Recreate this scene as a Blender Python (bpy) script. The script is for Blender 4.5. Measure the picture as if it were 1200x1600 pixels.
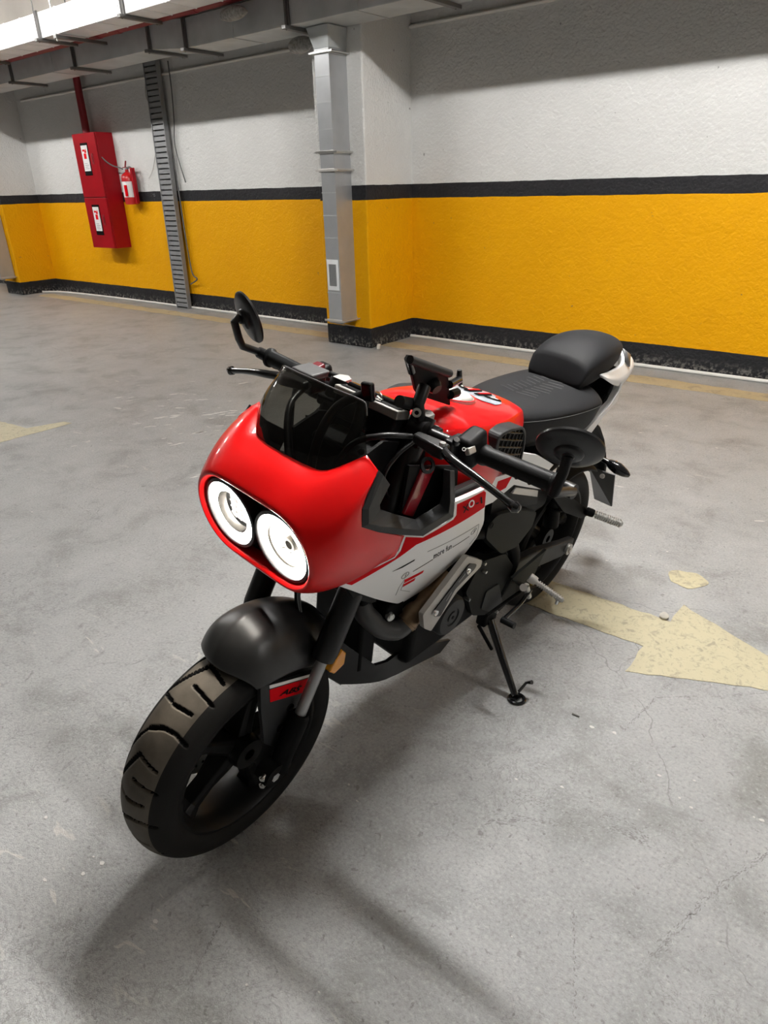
import bpy, bmesh, math, random
import numpy as np
from mathutils import Vector, Matrix
from mathutils.geometry import delaunay_2d_cdt
random.seed(7)
PI = math.pi
S = bpy.context.scene
for o in list(bpy.data.objects):
    bpy.data.objects.remove(o)
COL = S.collection

# ------------------------------------------------------------------ camera
YAW = 0.6821            # the wall is parallel to world X; the camera looks 39 deg to its left
PITCH, ROLL, FOCAL, CAMH = 0.4482, -0.0276, 1059.5, 1.22
cam = bpy.data.cameras.new('camera')
cam.sensor_fit = 'HORIZONTAL'
cam.sensor_width = 36.0
cam.lens = FOCAL / 1200.0 * 36.0
cam.clip_start = 0.02
camo = bpy.data.objects.new('camera', cam)
COL.objects.link(camo)
_f = Vector((0, math.cos(PITCH), -math.sin(PITCH)))
_r = Vector((1, 0, 0))
_u = _r.cross(_f)
_r2 = _r * math.cos(ROLL) + _u * math.sin(ROLL)
_u2 = -_r * math.sin(ROLL) + _u * math.cos(ROLL)
_m = Matrix((_r2, _u2, -_f)).transposed().to_4x4()
camo.matrix_world = Matrix.Translation((0, 0, CAMH)) @ Matrix.Rotation(YAW, 4, 'Z') @ _m
S.camera = camo

# ------------------------------------------------------------------ light and exposure
S.view_settings.view_transform = 'Standard'
S.view_settings.look = 'None'
S.view_settings.gamma = 1.0
S.view_settings.use_curve_mapping = False
S.view_settings.exposure = 0.12
W = bpy.data.worlds.new('world')
S.world = W
W.use_nodes = True
W.node_tree.nodes['Background'].inputs[0].default_value = (1.0, 0.97, 0.92, 1)
W.node_tree.nodes['Background'].inputs[1].default_value = 0.004
TUBE_POWER = 680.0        # emission of the ceiling tubes
TUBE_ROWS = [(1.98, 3.10, (-0.70,), 1.0), (1.98, 3.10, (-5.8, -8.6, -11.4), 0.42), (1.98, 3.10, (5.8,), 0.75)]
DRL_POWER, LOW_BEAM_POWER = 150.0, 1.1

# ------------------------------------------------------------------ materials
MAT = {}
def nt(name):
    m = bpy.data.materials.new(name)
    m.use_nodes = True
    t = m.node_tree
    return m, t, t.nodes['Principled BSDF']
def mat(name, col, rough=0.5, metal=0.0, coat=0.0, bump=0.0, bscale=200.0, var=0.0, vscale=8.0, spec=0.5):
    m, t, b = nt(name)
    b.inputs['Base Color'].default_value = (*col, 1)
    b.inputs['Roughness'].default_value = rough
    b.inputs['Metallic'].default_value = metal
    b.inputs['Coat Weight'].default_value = coat
    b.inputs['Coat Roughness'].default_value = 0.05
    b.inputs['Specular IOR Level'].default_value = spec
    tc = t.nodes.new('ShaderNodeTexCoord')
    if var > 0:
        n = t.nodes.new('ShaderNodeTexNoise'); n.inputs['Scale'].default_value = vscale; n.inputs['Detail'].default_value = 6
        t.links.new(tc.outputs['Object'], n.inputs['Vector'])
        r = t.nodes.new('ShaderNodeMapRange')
        r.inputs[1].default_value = 0.3; r.inputs[2].default_value = 0.7
        r.inputs[3].default_value = 1 - var; r.inputs[4].default_value = 1 + var
        t.links.new(n.outputs[0], r.inputs[0])
        mx = t.nodes.new('ShaderNodeVectorMath'); mx.operation = 'SCALE'
        mx.inputs[0].default_value = col
        t.links.new(r.outputs[0], mx.inputs['Scale'])
        t.links.new(mx.outputs[0], b.inputs['Base Color'])
    if bump > 0:
        n2 = t.nodes.new('ShaderNodeTexNoise'); n2.inputs['Scale'].default_value = bscale; n2.inputs['Detail'].default_value = 3
        t.links.new(tc.outputs['Object'], n2.inputs['Vector'])
        bp = t.nodes.new('ShaderNodeBump'); bp.inputs['Strength'].default_value = bump; bp.inputs['Distance'].default_value = 0.001
        t.links.new(n2.outputs[0], bp.inputs['Height'])
        t.links.new(bp.outputs[0], b.inputs['Normal'])
    MAT[name] = m
    return m
def emis(name, col, power):
    m, t, b = nt(name)
    b.inputs['Base Color'].default_value = (*col, 1)
    b.inputs['Emission Color'].default_value = (*col, 1)
    b.inputs['Emission Strength'].default_value = power
    MAT[name] = m
    return m
def clear(name, tint, gloss, rough=0.02):
    """thin transparent sheet: tinted see-through with a fresnel gloss"""
    m = bpy.data.materials.new(name); m.use_nodes = True
    t = m.node_tree; t.nodes.clear()
    out = t.nodes.new('ShaderNodeOutputMaterial'); mix = t.nodes.new('ShaderNodeMixShader')
    tr = t.nodes.new('ShaderNodeBsdfTransparent'); gl = t.nodes.new('ShaderNodeBsdfGlossy')
    fr = t.nodes.new('ShaderNodeFresnel'); fr.inputs[0].default_value = gloss
    tr.inputs[0].default_value = (*tint, 1); gl.inputs['Roughness'].default_value = rough
    t.links.new(fr.outputs[0], mix.inputs[0]); t.links.new(tr.outputs[0], mix.inputs[1]); t.links.new(gl.outputs[0], mix.inputs[2])
    t.links.new(mix.outputs[0], out.inputs[0])
    MAT[name] = m
    return m

mat('red_gloss', (0.72, 0.003, 0.004), 0.34, coat=0.5, spec=0.15)
mat('red_decal', (0.66, 0.003, 0.008), 0.5, spec=0.04)
mat('red_dark_gloss', (0.35, 0.01, 0.02), 0.2, coat=0.6)
mat('white_gloss', (0.90, 0.90, 0.89), 0.3, coat=0.15, spec=0.3)
mat('white_decal', (0.85, 0.85, 0.83), 0.35)
mat('black_decal', (0.006, 0.006, 0.006), 0.5, spec=0.05)
mat('grey_decal', (0.35, 0.35, 0.34), 0.4)
mat('tank_pad', (0.34, 0.37, 0.42), 0.3, var=0.35, vscale=40)
mat('black_gloss', (0.008, 0.008, 0.009), 0.16, coat=0.3)
mat('black_satin', (0.005, 0.005, 0.0055), 0.36, bump=0.05, bscale=900, spec=0.35)
mat('black_plastic', (0.007, 0.007, 0.0075), 0.5, bump=0.1, bscale=700, spec=0.1)
mat('grey_plastic', (0.026, 0.027, 0.028), 0.46, bump=0.12, bscale=900, spec=0.18)
mat('fender_black', (0.012, 0.012, 0.012), 0.36, bump=0.06, bscale=1200, spec=0.5)
mat('engine_black', (0.0045, 0.0045, 0.0045), 0.5, bump=0.15, bscale=500, spec=0.06)
mat('cover_grey', (0.012, 0.0125, 0.0115), 0.5, spec=0.08)
mat('tyre_lit_crown', (0.095, 0.082, 0.066), 0.62, var=0.25, vscale=25, bump=0.12, bscale=300, spec=0.2)  # crown made paler and browner: headlamp light put into the colour
mat('grip_rubber', (0.010, 0.0105, 0.011), 0.5, bump=0.12, bscale=600, spec=0.15)
mat('rim_black', (0.004, 0.0038, 0.0036), 0.42, spec=0.2)
mat('steel', (0.62, 0.62, 0.60), 0.28, metal=1.0)
mat('stanchion_grey', (0.34, 0.34, 0.34), 0.3, metal=0.6)
mat('chrome', (0.85, 0.85, 0.85), 0.08, metal=1.0)
mat('alloy', (0.55, 0.53, 0.50), 0.42, metal=0.7, bump=0.08, bscale=600)
mat('shield_metal', (0.42, 0.40, 0.37), 0.42, metal=0.55)
mat('bronze', (0.26, 0.18, 0.11), 0.42, metal=0.8, var=0.25, vscale=30)
mat('pipe_grey', (0.055, 0.055, 0.055), 0.5, metal=0.3)
mat('seat_vinyl', (0.0105, 0.011, 0.0125), 0.62, bump=0.25, bscale=900, var=0.12, vscale=12, spec=0.18)
mat('seat_side', (0.03, 0.03, 0.032), 0.55, bump=0.2, bscale=900)
mat('stitch', (0.16, 0.16, 0.16), 0.7)
mat('amber', (0.75, 0.30, 0.01), 0.25, coat=0.5)
mat('mirror_glass', (0.75, 0.78, 0.8), 0.03, metal=1.0)
mat('reflector_dark', (0.10, 0.095, 0.09), 0.3, metal=1.0)
mat('red_plastic', (0.30, 0.005, 0.01), 0.35)
mat('red_dark_plastic', (0.13, 0.004, 0.01), 0.4)
mat('mirror_black', (0.010, 0.010, 0.011), 0.32, spec=0.4)
mat('plate_metal', (0.03, 0.03, 0.03), 0.45)
mat('tyre_shaded_side', (0.011, 0.0105, 0.010), 0.65, spec=0.12, bump=0.1, bscale=300)  # same rubber as the crown, its shade painted in as near-black
mat('tyre_groove', (0.006, 0.006, 0.006), 0.8, spec=0.1)
mat('lens_grey', (0.10, 0.10, 0.10), 0.4, coat=0.1)
emis('drl_white', (1.0, 0.95, 0.86), DRL_POWER)
emis('beam_white', (1.0, 0.93, 0.82), LOW_BEAM_POWER)
emis('led_dim', (0.42, 0.39, 0.40), 0.35)
for _i, _r in enumerate(TUBE_ROWS): emis('tube_%d' % _i, (1.0, 0.985, 0.96), TUBE_POWER * _r[3])
clear('smoke_screen', (0.17, 0.175, 0.16), 1.5)
clear('lamp_glass', (0.97, 0.97, 0.97), 1.25)
mat('galvanised', (0.42, 0.43, 0.44), 0.33, metal=0.55, var=0.05, vscale=10)
mat('duct_grey', (0.46, 0.48, 0.48), 0.42, metal=0.3, var=0.12, vscale=6)
mat('duct_silver', (0.80, 0.81, 0.82), 0.42, metal=0.25, var=0.1, vscale=5)
mat('zinc_tray', (0.26, 0.265, 0.27), 0.45, metal=0.3)
mat('strut_metal', (0.16, 0.155, 0.15), 0.45, metal=0.7)
mat('cabinet_red', (0.28, 0.003, 0.008), 0.36, var=0.1, vscale=5, spec=0.2)
mat('pipe_red', (0.22, 0.008, 0.014), 0.45)
mat('extinguisher_red', (0.5, 0.01, 0.012), 0.28, coat=0.4)
mat('conduit_white', (0.72, 0.70, 0.66), 0.45)
mat('cable_grey', (0.10, 0.10, 0.10), 0.6)
mat('cable_light', (0.45, 0.43, 0.40), 0.6)
mat('sticker_white', (0.75, 0.74, 0.72), 0.5)
mat('foam', (0.26, 0.25, 0.23), 0.55, var=0.4, vscale=60, bump=0.8, bscale=60)
mat('fixture_white', (0.7, 0.7, 0.68), 0.5)
mat('stone', (0.5, 0.47, 0.42), 0.8, var=0.2)
mat('flake_white', (0.75, 0.73, 0.70), 0.7)
mat('flake_pale', (0.56, 0.545, 0.52), 0.7)
mat('scuff_dark', (0.205, 0.202, 0.195), 0.6)
mat('stain_dark', (0.10, 0.095, 0.085), 0.6)

def ramp(t, fac, stops):
    r = t.nodes.new('ShaderNodeValToRGB')
    e = r.color_ramp.elements
    e[0].position, e[0].color = stops[0][0], (*stops[0][1], 1)
    e[1].position, e[1].color = stops[-1][0], (*stops[-1][1], 1)
    for p, c in stops[1:-1]:
        x = e.new(p); x.color = (*c, 1)
    t.links.new(fac, r.inputs[0])
    return r.outputs[0]
def noise(t, vec, scale, detail=5, rough=0.6, dist=0.0):
    n = t.nodes.new('ShaderNodeTexNoise')
    n.inputs['Scale'].default_value = scale; n.inputs['Detail'].default_value = detail
    n.inputs['Roughness'].default_value = rough; n.inputs['Distortion'].default_value = dist
    t.links.new(vec, n.inputs['Vector'])
    return n.outputs[0]
def mixc(t, fac, a, b, mode='MIX'):
    m = t.nodes.new('ShaderNodeMix'); m.data_type = 'RGBA'; m.blend_type = mode
    for i, v in ((0, fac), (6, a), (7, b)):
        if hasattr(v, 'links'):
            t.links.new(v, m.inputs[i])
        elif isinstance(v, (int, float)):
            m.inputs[i].default_value = v
        else:
            m.inputs[i].default_value = (*v, 1)
    return m.outputs[2]
def mth(t, op, a, b=None, c=None):
    m = t.nodes.new('ShaderNodeMath'); m.operation = op
    for i, v in enumerate((a, b, c)):
        if v is None: continue
        if hasattr(v, 'links'): t.links.new(v, m.inputs[i])
        else: m.inputs[i].default_value = v
    return m.outputs[0]

def wall_material():
    """stucco wall painted in bands: black skirting, yellow dado, black line, white above"""
    m, t, b = nt('painted_wall')
    tc = t.nodes.new('ShaderNodeTexCoord'); g = tc.outputs['Object']
    sp = t.nodes.new('ShaderNodeSeparateXYZ'); t.links.new(g, sp.inputs[0])
    wob = noise(t, g, 6, 4)
    z = mth(t, 'ADD', sp.outputs[2], mth(t, 'MULTIPLY', mth(t, 'SUBTRACT', wob, 0.5), 0.012))
    n1 = noise(t, g, 3, 6)
    n2 = noise(t, g, 40, 4)
    white = mixc(t, n1, (0.59, 0.585, 0.568), (0.68, 0.677, 0.66))
    yellow = mixc(t, n1, (0.71, 0.32, 0.0), (0.77, 0.375, 0.0))
    black = mixc(t, n2, (0.010, 0.010, 0.012), (0.028, 0.028, 0.030))
    # dusty skirting: pale scuffs towards the floor
    dust = mth(t, 'MULTIPLY', ramp_v(t, n2, 0.50, 0.62), ramp_v(t, sp.outputs[2], 0.10, 0.0))
    skirt = mixc(t, dust, black, (0.22, 0.21, 0.19))
    c = mixc(t, mth(t, 'GREATER_THAN', z, 0.163), skirt, yellow)
    c = mixc(t, mth(t, 'GREATER_THAN', z, 1.125), c, black)
    c = mixc(t, mth(t, 'GREATER_THAN', z, 1.228), c, white)
    pit = noise(t, g, 22, 2, 0.5)
    c = mixc(t, mth(t, 'MULTIPLY', ramp_v(t, pit, 0.73, 0.78), 0.6), c, (0.08, 0.075, 0.07))
    t.links.new(c, b.inputs['Base Color'])
    b.inputs['Roughness'].default_value = 0.62
    b.inputs['Specular IOR Level'].default_value = 0.15
    h = mth(t, 'ADD', noise(t, g, 55, 4, 0.6), mth(t, 'MULTIPLY', noise(t, g, 16, 3, 0.5, 0.6), 1.2))
    bp = t.nodes.new('ShaderNodeBump'); bp.inputs['Strength'].default_value = 0.8; bp.inputs['Distance'].default_value = 0.010
    t.links.new(h, bp.inputs['Height']); t.links.new(bp.outputs[0], b.inputs['Normal'])
    MAT['painted_wall'] = m
def ramp_v(t, v, lo, hi):
    r = t.nodes.new('ShaderNodeMapRange'); r.clamp = True
    r.inputs[1].default_value = lo; r.inputs[2].default_value = hi
    t.links.new(v, r.inputs[0])
    return r.outputs[0]
wall_material()

def floor_material():
    m, t, b = nt('worn_concrete')
    tc = t.nodes.new('ShaderNodeTexCoord'); g = tc.outputs['Object']
    big = noise(t, g, 0.55, 4, 0.6, 0.3)
    mid = noise(t, g, 4.0, 8, 0.68, 0.4)
    fine = noise(t, g, 130, 5, 0.7)
    grain = noise(t, g, 420, 3, 0.6)
    c = mixc(t, ramp_v(t, big, 0.35, 0.65), (0.262, 0.267, 0.268), (0.325, 0.328, 0.324))
    c = mixc(t, ramp_v(t, mid, 0.40, 0.66), c, (0.37, 0.373, 0.37))
    c = mixc(t, mth(t, 'MULTIPLY', ramp_v(t, mid, 0.47, 0.32), 0.6), c, (0.165, 0.162, 0.153))
    c = mixc(t, mth(t, 'MULTIPLY', ramp_v(t, fine, 0.52, 0.66), 0.42), c, (0.140, 0.136, 0.127))
    c = mixc(t, mth(t, 'MULTIPLY', ramp_v(t, fine, 0.46, 0.34), 0.4), c, (0.52, 0.515, 0.50))
    vein = mth(t, 'ABSOLUTE', mth(t, 'SUBTRACT', noise(t, g, 16, 9, 0.72, 0.7), 0.5))
    c = mixc(t, mth(t, 'MULTIPLY', mth(t, 'MULTIPLY', ramp_v(t, vein, 0.014, 0.003), ramp_v(t, noise(t, g, 2.3, 4), 0.42, 0.6)), 0.6), c, (0.11, 0.107, 0.10))
    pock = noise(t, g, 60, 3, 0.6, 0.5)
    c = mixc(t, mth(t, 'MULTIPLY', ramp_v(t, pock, 0.64, 0.70), 0.55), c, (0.105, 0.10, 0.093))
    # dark rubber scuffs
    sc = noise(t, g, 9, 6, 0.75, 1.5)
    c = mixc(t, mth(t, 'MULTIPLY', ramp_v(t, sc, 0.63, 0.72), 0.55), c, (0.10, 0.098, 0.092))
    # small pale scratches and chips
    mp = t.nodes.new('ShaderNodeMapping'); mp.inputs['Scale'].default_value = (10, 34, 10); mp.inputs['Rotation'].default_value = (0, 0, 0.5)
    t.links.new(g, mp.inputs[0])
    fl = noise(t, mp.outputs[0], 1.0, 3, 0.55, 0.8)
    area = ramp_v(t, noise(t, g, 0.9, 3), 0.50, 0.62)
    c = mixc(t, mth(t, 'MULTIPLY', mth(t, 'MULTIPLY', ramp_v(t, fl, 0.66, 0.70), area), 0.75), c, (0.52, 0.50, 0.46))
    # hairline cracks
    vo = t.nodes.new('ShaderNodeTexVoronoi'); vo.feature = 'DISTANCE_TO_EDGE'; vo.inputs['Scale'].default_value = 0.8
    wv = t.nodes.new('ShaderNodeVectorMath'); wv.operation = 'ADD'
    nn = t.nodes.new('ShaderNodeTexNoise'); nn.inputs['Scale'].default_value = 5; nn.inputs['Detail'].default_value = 6
    t.links.new(g, nn.inputs['Vector'])
    sc2 = t.nodes.new('ShaderNodeVectorMath'); sc2.operation = 'SCALE'; sc2.inputs['Scale'].default_value = 0.16
    t.links.new(nn.outputs[1], sc2.inputs[0]); t.links.new(g, wv.inputs[0]); t.links.new(sc2.outputs[0], wv.inputs[1])
    t.links.new(wv.outputs[0], vo.inputs['Vector'])
    crack = mth(t, 'MULTIPLY', mth(t, 'LESS_THAN', vo.outputs['Distance'], 0.0014), ramp_v(t, mid, 0.46, 0.56))
    c = mixc(t, mth(t, 'MULTIPLY', crack, 0.4), c, (0.06, 0.058, 0.055))
    t.links.new(c, b.inputs['Base Color'])
    r = mth(t, 'ADD', 0.24, mth(t, 'MULTIPLY', fine, 0.22))
    t.links.new(r, b.inputs['Roughness'])
    h = mth(t, 'ADD', mth(t, 'MULTIPLY', grain, 0.5), mth(t, 'ADD', fine, mth(t, 'MULTIPLY', mid, 0.6)))
    h = mth(t, 'SUBTRACT', h, mth(t, 'MULTIPLY', crack, 1.5))
    h = mth(t, 'ADD', h, mth(t, 'MULTIPLY', noise(t, g, 45, 4, 0.6, 0.8), 1.2))
    bp = t.nodes.new('ShaderNodeBump'); bp.inputs['Strength'].default_value = 0.8; bp.inputs['Distance'].default_value = 0.003
    t.links.new(h, bp.inputs['Height']); t.links.new(bp.outputs[0], b.inputs['Normal'])
    MAT['worn_concrete'] = m
floor_material()

def paint_material(name, col, wear, scale):
    """road paint, worn through to the concrete in cracks and patches"""
    m, t, b = nt(name)
    tc = t.nodes.new('ShaderNodeTexCoord'); g = tc.outputs['Object']
    n = noise(t, g, scale, 6, 0.72, 0.8); n2 = noise(t, g, 70, 4, 0.7, 0.4)
    f = mth(t, 'MAXIMUM', ramp_v(t, n, wear, wear + 0.10), mth(t, 'MULTIPLY', ramp_v(t, n2, 0.56, 0.64), 0.7))
    c = mixc(t, noise(t, g, 15, 4), [x * 0.9 for x in col], [min(1, x * 1.08) for x in col])
    t.links.new(mixc(t, mth(t, 'MULTIPLY', f, 0.62), c, (0.20, 0.18, 0.14)), b.inputs['Base Color'])
    b.inputs['Roughness'].default_value = 0.6
    bp = t.nodes.new('ShaderNodeBump'); bp.inputs['Strength'].default_value = 0.4; bp.inputs['Distance'].default_value = 0.001
    t.links.new(n2, bp.inputs['Height']); t.links.new(bp.outputs[0], b.inputs['Normal'])
    MAT[name] = m
paint_material('arrow_paint', (0.45, 0.405, 0.275), 0.54, 30)
paint_material('line_paint', (0.40, 0.335, 0.21), 0.54, 9)
paint_material('patch_paint', (0.46, 0.41, 0.27), 0.50, 30)
mat('ceiling_paint', (0.40, 0.37, 0.33), 0.8, var=0.1, vscale=2)
mat('far_wall', (0.30, 0.29, 0.27), 0.8)

# ------------------------------------------------------------------ mesh helpers
class MB:
    """collects faces; build() links them as ONE mesh object"""
    def __init__(s): s.v = []; s.f = []
    def add(s, vs, fs):
        n = len(s.v); s.v += [tuple(p) for p in vs]; s.f += [tuple(i + n for i in q) for q in fs]; return s
    def box(s, c, d, rot=None):
        x, y, z = d[0] / 2, d[1] / 2, d[2] / 2
        vs = [Vector((i, j, k)) for i in (-x, x) for j in (-y, y) for k in (-z, z)]
        if rot is not None: vs = [rot @ p for p in vs]
        vs = [p + Vector(c) for p in vs]
        return s.add(vs, [(0, 1, 3, 2), (4, 6, 7, 5), (0, 4, 5, 1), (2, 3, 7, 6), (0, 2, 6, 4), (1, 5, 7, 3)])
    def bx(s, x0, x1, y0, y1, z0, z1):
        return s.box(((x0 + x1) / 2, (y0 + y1) / 2, (z0 + z1) / 2), (abs(x1 - x0), abs(y1 - y0), abs(z1 - z0)))
    def tube(s, pts, r, n=12, smooth=0, cap=True):
        P = [Vector(p) for p in pts]
        R = list(r) if hasattr(r, '__len__') else [r] * len(P)
        if smooth and len(P) > 2:
            Q, RR = [], []
            for i in range(len(P) - 1):
                a, b, c, d = P[max(i - 1, 0)], P[i], P[i + 1], P[min(i + 2, len(P) - 1)]
                for k in range(smooth):
                    u = k / smooth
                    Q.append(0.5 * ((2 * b) + (c - a) * u + (2 * a - 5 * b + 4 * c - d) * u * u + (3 * b - a - 3 * c + d) * u ** 3))
                    RR.append(R[i] * (1 - u) + R[i + 1] * u)
            P, R = Q + [P[-1]], RR + [R[-1]]
        T = [(P[min(i + 1, len(P) - 1)] - P[max(i - 1, 0)]).normalized() for i in range(len(P))]
        up = Vector((0, 0, 1)) if abs(T[0].z) < 0.9 else Vector((0, 1, 0))
        u = T[0].cross(up).normalized(); vs = []
        for p, t, rad in zip(P, T, R):
            u = (u - t * u.dot(t)).normalized(); w = t.cross(u)
            vs += [p + (u * math.cos(2 * PI * k / n) + w * math.sin(2 * PI * k / n)) * rad for k in range(n)]
        fs = [(i * n + k, i * n + (k + 1) % n, (i + 1) * n + (k + 1) % n, (i + 1) * n + k) for i in range(len(P) - 1) for k in range(n)]
        if cap: fs += [tuple(range(n))[::-1], tuple((len(P) - 1) * n + k for k in range(n))]
        return s.add(vs, fs)
    def lathe(s, prof, o, axis, n=32, closed=False, cap=False):
        """prof: (radius, distance along axis)"""
        a = Vector(axis).normalized()
        u = a.cross(Vector((0, 0, 1)) if abs(a.z) < 0.9 else Vector((1, 0, 0))).normalized(); w = a.cross(u)
        o = Vector(o); m = len(prof)
        vs = [o + a * d + (u * math.cos(2 * PI * k / n) + w * math.sin(2 * PI * k / n)) * r for r, d in prof for k in range(n)]
        fs = []
        for i in range(m if closed else m - 1):
            j = (i + 1) % m
            fs += [(i * n + k, i * n + (k + 1) % n, j * n + (k + 1) % n, j * n + k) for k in range(n)]
        if cap: fs += [tuple(range(n))[::-1], tuple((m - 1) * n + k for k in range(n))]
        return s.add(vs, fs)
    def prism(s, pts, ext):
        n = len(pts); e = Vector(ext); P = [Vector(p) for p in pts]
        vs = P + [p + e for p in P]
        return s.add(vs, [tuple(range(n))[::-1], tuple(range(n, 2 * n))] + [(i, (i + 1) % n, n + (i + 1) % n, n + i) for i in range(n)])
    def grid(s, rows, closed=False, cap=False):
        n = len(rows[0]); vs = [p for r in rows for p in r]; fs = []
        for i in range(len(rows) - 1):
            for k in range(n if closed else n - 1):
                fs.append((i * n + k, i * n + (k + 1) % n, (i + 1) * n + (k + 1) % n, (i + 1) * n + k))
        if cap: fs += [tuple(range(n))[::-1], tuple((len(rows) - 1) * n + k for k in range(n))]
        return s.add(vs, fs)
    def build(s, name, m, parent=None, smooth=True, bevel=0.0, sub=0, solid=0.0, seg=2, angle=35, loc=None, fix=True, vcrease=None, ecrease=None):
        me = bpy.data.meshes.new(name)
        me.from_pydata(s.v, [], s.f)
        if fix:
            b = bmesh.new(); b.from_mesh(me); bmesh.ops.recalc_face_normals(b, faces=b.faces); b.to_mesh(me); b.free()
        me.materials.append(MAT[m])
        me.polygons.foreach_set('use_smooth', [smooth] * len(me.polygons))
        o = bpy.data.objects.new(name, me); COL.objects.link(o)
        if parent is not None: o.parent = parent
        if vcrease:
            at = me.attributes.new('crease_vert', 'FLOAT', 'POINT')
            for i in vcrease: at.data[i].value = vcrease[i]
        if ecrease:
            at = me.attributes.new('crease_edge', 'FLOAT', 'EDGE')
            for e in me.edges:
                k = (min(e.vertices), max(e.vertices))
                if k in ecrease: at.data[e.index].value = ecrease[k]
        if solid:
            q = o.modifiers.new('solid', 'SOLIDIFY'); q.thickness = solid; q.offset = 0
        if bevel:
            q = o.modifiers.new('bevel', 'BEVEL'); q.width = bevel; q.segments = seg; q.limit_method = 'ANGLE'; q.angle_limit = math.radians(angle); q.harden_normals = smooth
        if sub:
            q = o.modifiers.new('sub', 'SUBSURF'); q.levels = sub; q.render_levels = sub
        if smooth and not sub:
            sharp_by_angle(me, math.radians(42))
        return o
def sharp_by_angle(me, ang):
    b = bmesh.new(); b.from_mesh(me)
    for e in b.edges:
        if len(e.link_faces) == 2 and e.calc_face_angle(0) > ang: e.smooth = False
    b.to_mesh(me); b.free()
def mir(pts): return [(p[0], -p[1], p[2]) for p in pts]
def rot_to(axis, up=(0, 0, 1)):
    """matrix whose columns are x=axis, y, z near up"""
    x = Vector(axis).normalized(); y = Vector(up).cross(x).normalized(); z = x.cross(y)
    return Matrix((x, y, z)).transposed()
def sheet(outline, yf, thick, step=0.02, side=1, holes=()):
    """a curved panel: outline in (x, z); its outer face at y = side*yf(x, z), thick towards the inside"""
    loops = [outline] + list(holes)
    pts, edges = [], []
    for lp in loops:
        d = []
        for i, p in enumerate(lp):
            q = lp[(i + 1) % len(lp)]
            n = max(1, int(math.hypot(q[0] - p[0], q[1] - p[1]) / step))
            d += [(p[0] + (q[0] - p[0]) * k / n, p[1] + (q[1] - p[1]) * k / n) for k in range(n)]
        o = len(pts); pts += d; edges += [(o + i, o + (i + 1) % len(d)) for i in range(len(d))]
    nb = len(pts); nring = list(edges)
    xs = [p[0] for p in outline]; zs = [p[1] for p in outline]
    if step < 0.5:
        x = min(xs) + step / 2
        while x < max(xs):
            z = min(zs) + step / 2
            while z < max(zs):
                if inside(outline, x, z) and not any(inside(h, x, z) for h in holes) and min((x - a) ** 2 + (z - b) ** 2 for a, b in pts[:nb]) > (step * 0.35) ** 2:
                    pts.append((x, z))
                z += step
            x += step
    V, E, F, ov, oe, of = delaunay_2d_cdt([Vector(p) for p in pts], edges, [], 1 if not holes else 1, 1e-7)
    tri = [f for f in F if inside(outline, sum(V[i][0] for i in f) / 3, sum(V[i][1] for i in f) / 3) and not any(inside(h, sum(V[i][0] for i in f) / 3, sum(V[i][1] for i in f) / 3) for h in holes)]
    n = len(V)
    top = [(p[0], side * yf(p[0], p[1]), p[1]) for p in V]
    bot = [(p[0], side * (yf(p[0], p[1]) - thick), p[1]) for p in V]
    cnt = {}
    for f in tri:
        for i in range(3):
            e = (f[i], f[(i + 1) % 3]); cnt[e] = 1
    rim = [e for e in cnt if (e[1], e[0]) not in cnt]
    m = MB()
    m.add(top + bot, [tuple(f) for f in tri] + [tuple(i + n for i in reversed(f)) for f in tri] + [(e[1], e[0], e[0] + n, e[1] + n) for e in rim])
    return m
def inside(poly, x, z):
    c = False; j = len(poly) - 1
    for i in range(len(poly)):
        a, b = poly[i], poly[j]
        if (a[1] > z) != (b[1] > z) and x < (b[0] - a[0]) * (z - a[1]) / (b[1] - a[1]) + a[0]: c = not c
        j = i
    return c
def ribbon(line, w):
    """a closed outline of width w about an (x, z) polyline"""
    L, Rr = [], []
    for i, p in enumerate(line):
        a = line[max(i - 1, 0)]; b = line[min(i + 1, len(line) - 1)]
        dx, dz = b[0] - a[0], b[1] - a[1]; l = math.hypot(dx, dz) or 1
        L.append((p[0] - dz / l * w / 2, p[1] + dx / l * w / 2)); Rr.append((p[0] + dz / l * w / 2, p[1] - dx / l * w / 2))
    return L + Rr[::-1]
def round_poly(pts, r, k=4):
    out = []
    n = len(pts)
    for i in range(n):
        p = Vector(pts[i]); a = Vector(pts[i - 1]) - p; b = Vector(pts[(i + 1) % n]) - p
        d = min(r, a.length * 0.45, b.length * 0.45)
        s0, s1 = p + a.normalized() * d, p + b.normalized() * d
        for j in range(k + 1):
            u = j / k
            out.append(tuple(s0 * (1 - u) ** 2 + p * 2 * u * (1 - u) + s1 * u * u))
    return out
def text_faces(body, shear=0.0, spacing=1.0, weight=0.0):
    """flat triangles of a word, scaled so that its box is 0..1 by 0..1"""
    cu = bpy.data.curves.new('word', 'FONT'); cu.body = body; cu.shear = shear; cu.space_character = spacing
    cu.resolution_u = 3; cu.offset = weight
    o = bpy.data.objects.new('word', cu); COL.objects.link(o)
    bpy.context.view_layer.update()
    me = o.evaluated_get(bpy.context.evaluated_depsgraph_get()).to_mesh()
    v = [(p.co.x, p.co.y) for p in me.vertices]; f = [tuple(p.vertices) for p in me.polygons]
    bpy.data.objects.remove(o); bpy.data.curves.remove(cu)
    x0, x1 = min(p[0] for p in v), max(p[0] for p in v); y0, y1 = min(p[1] for p in v), max(p[1] for p in v)
    return [((p[0] - x0) / (x1 - x0), (p[1] - y0) / (y1 - y0)) for p in v], f
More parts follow.
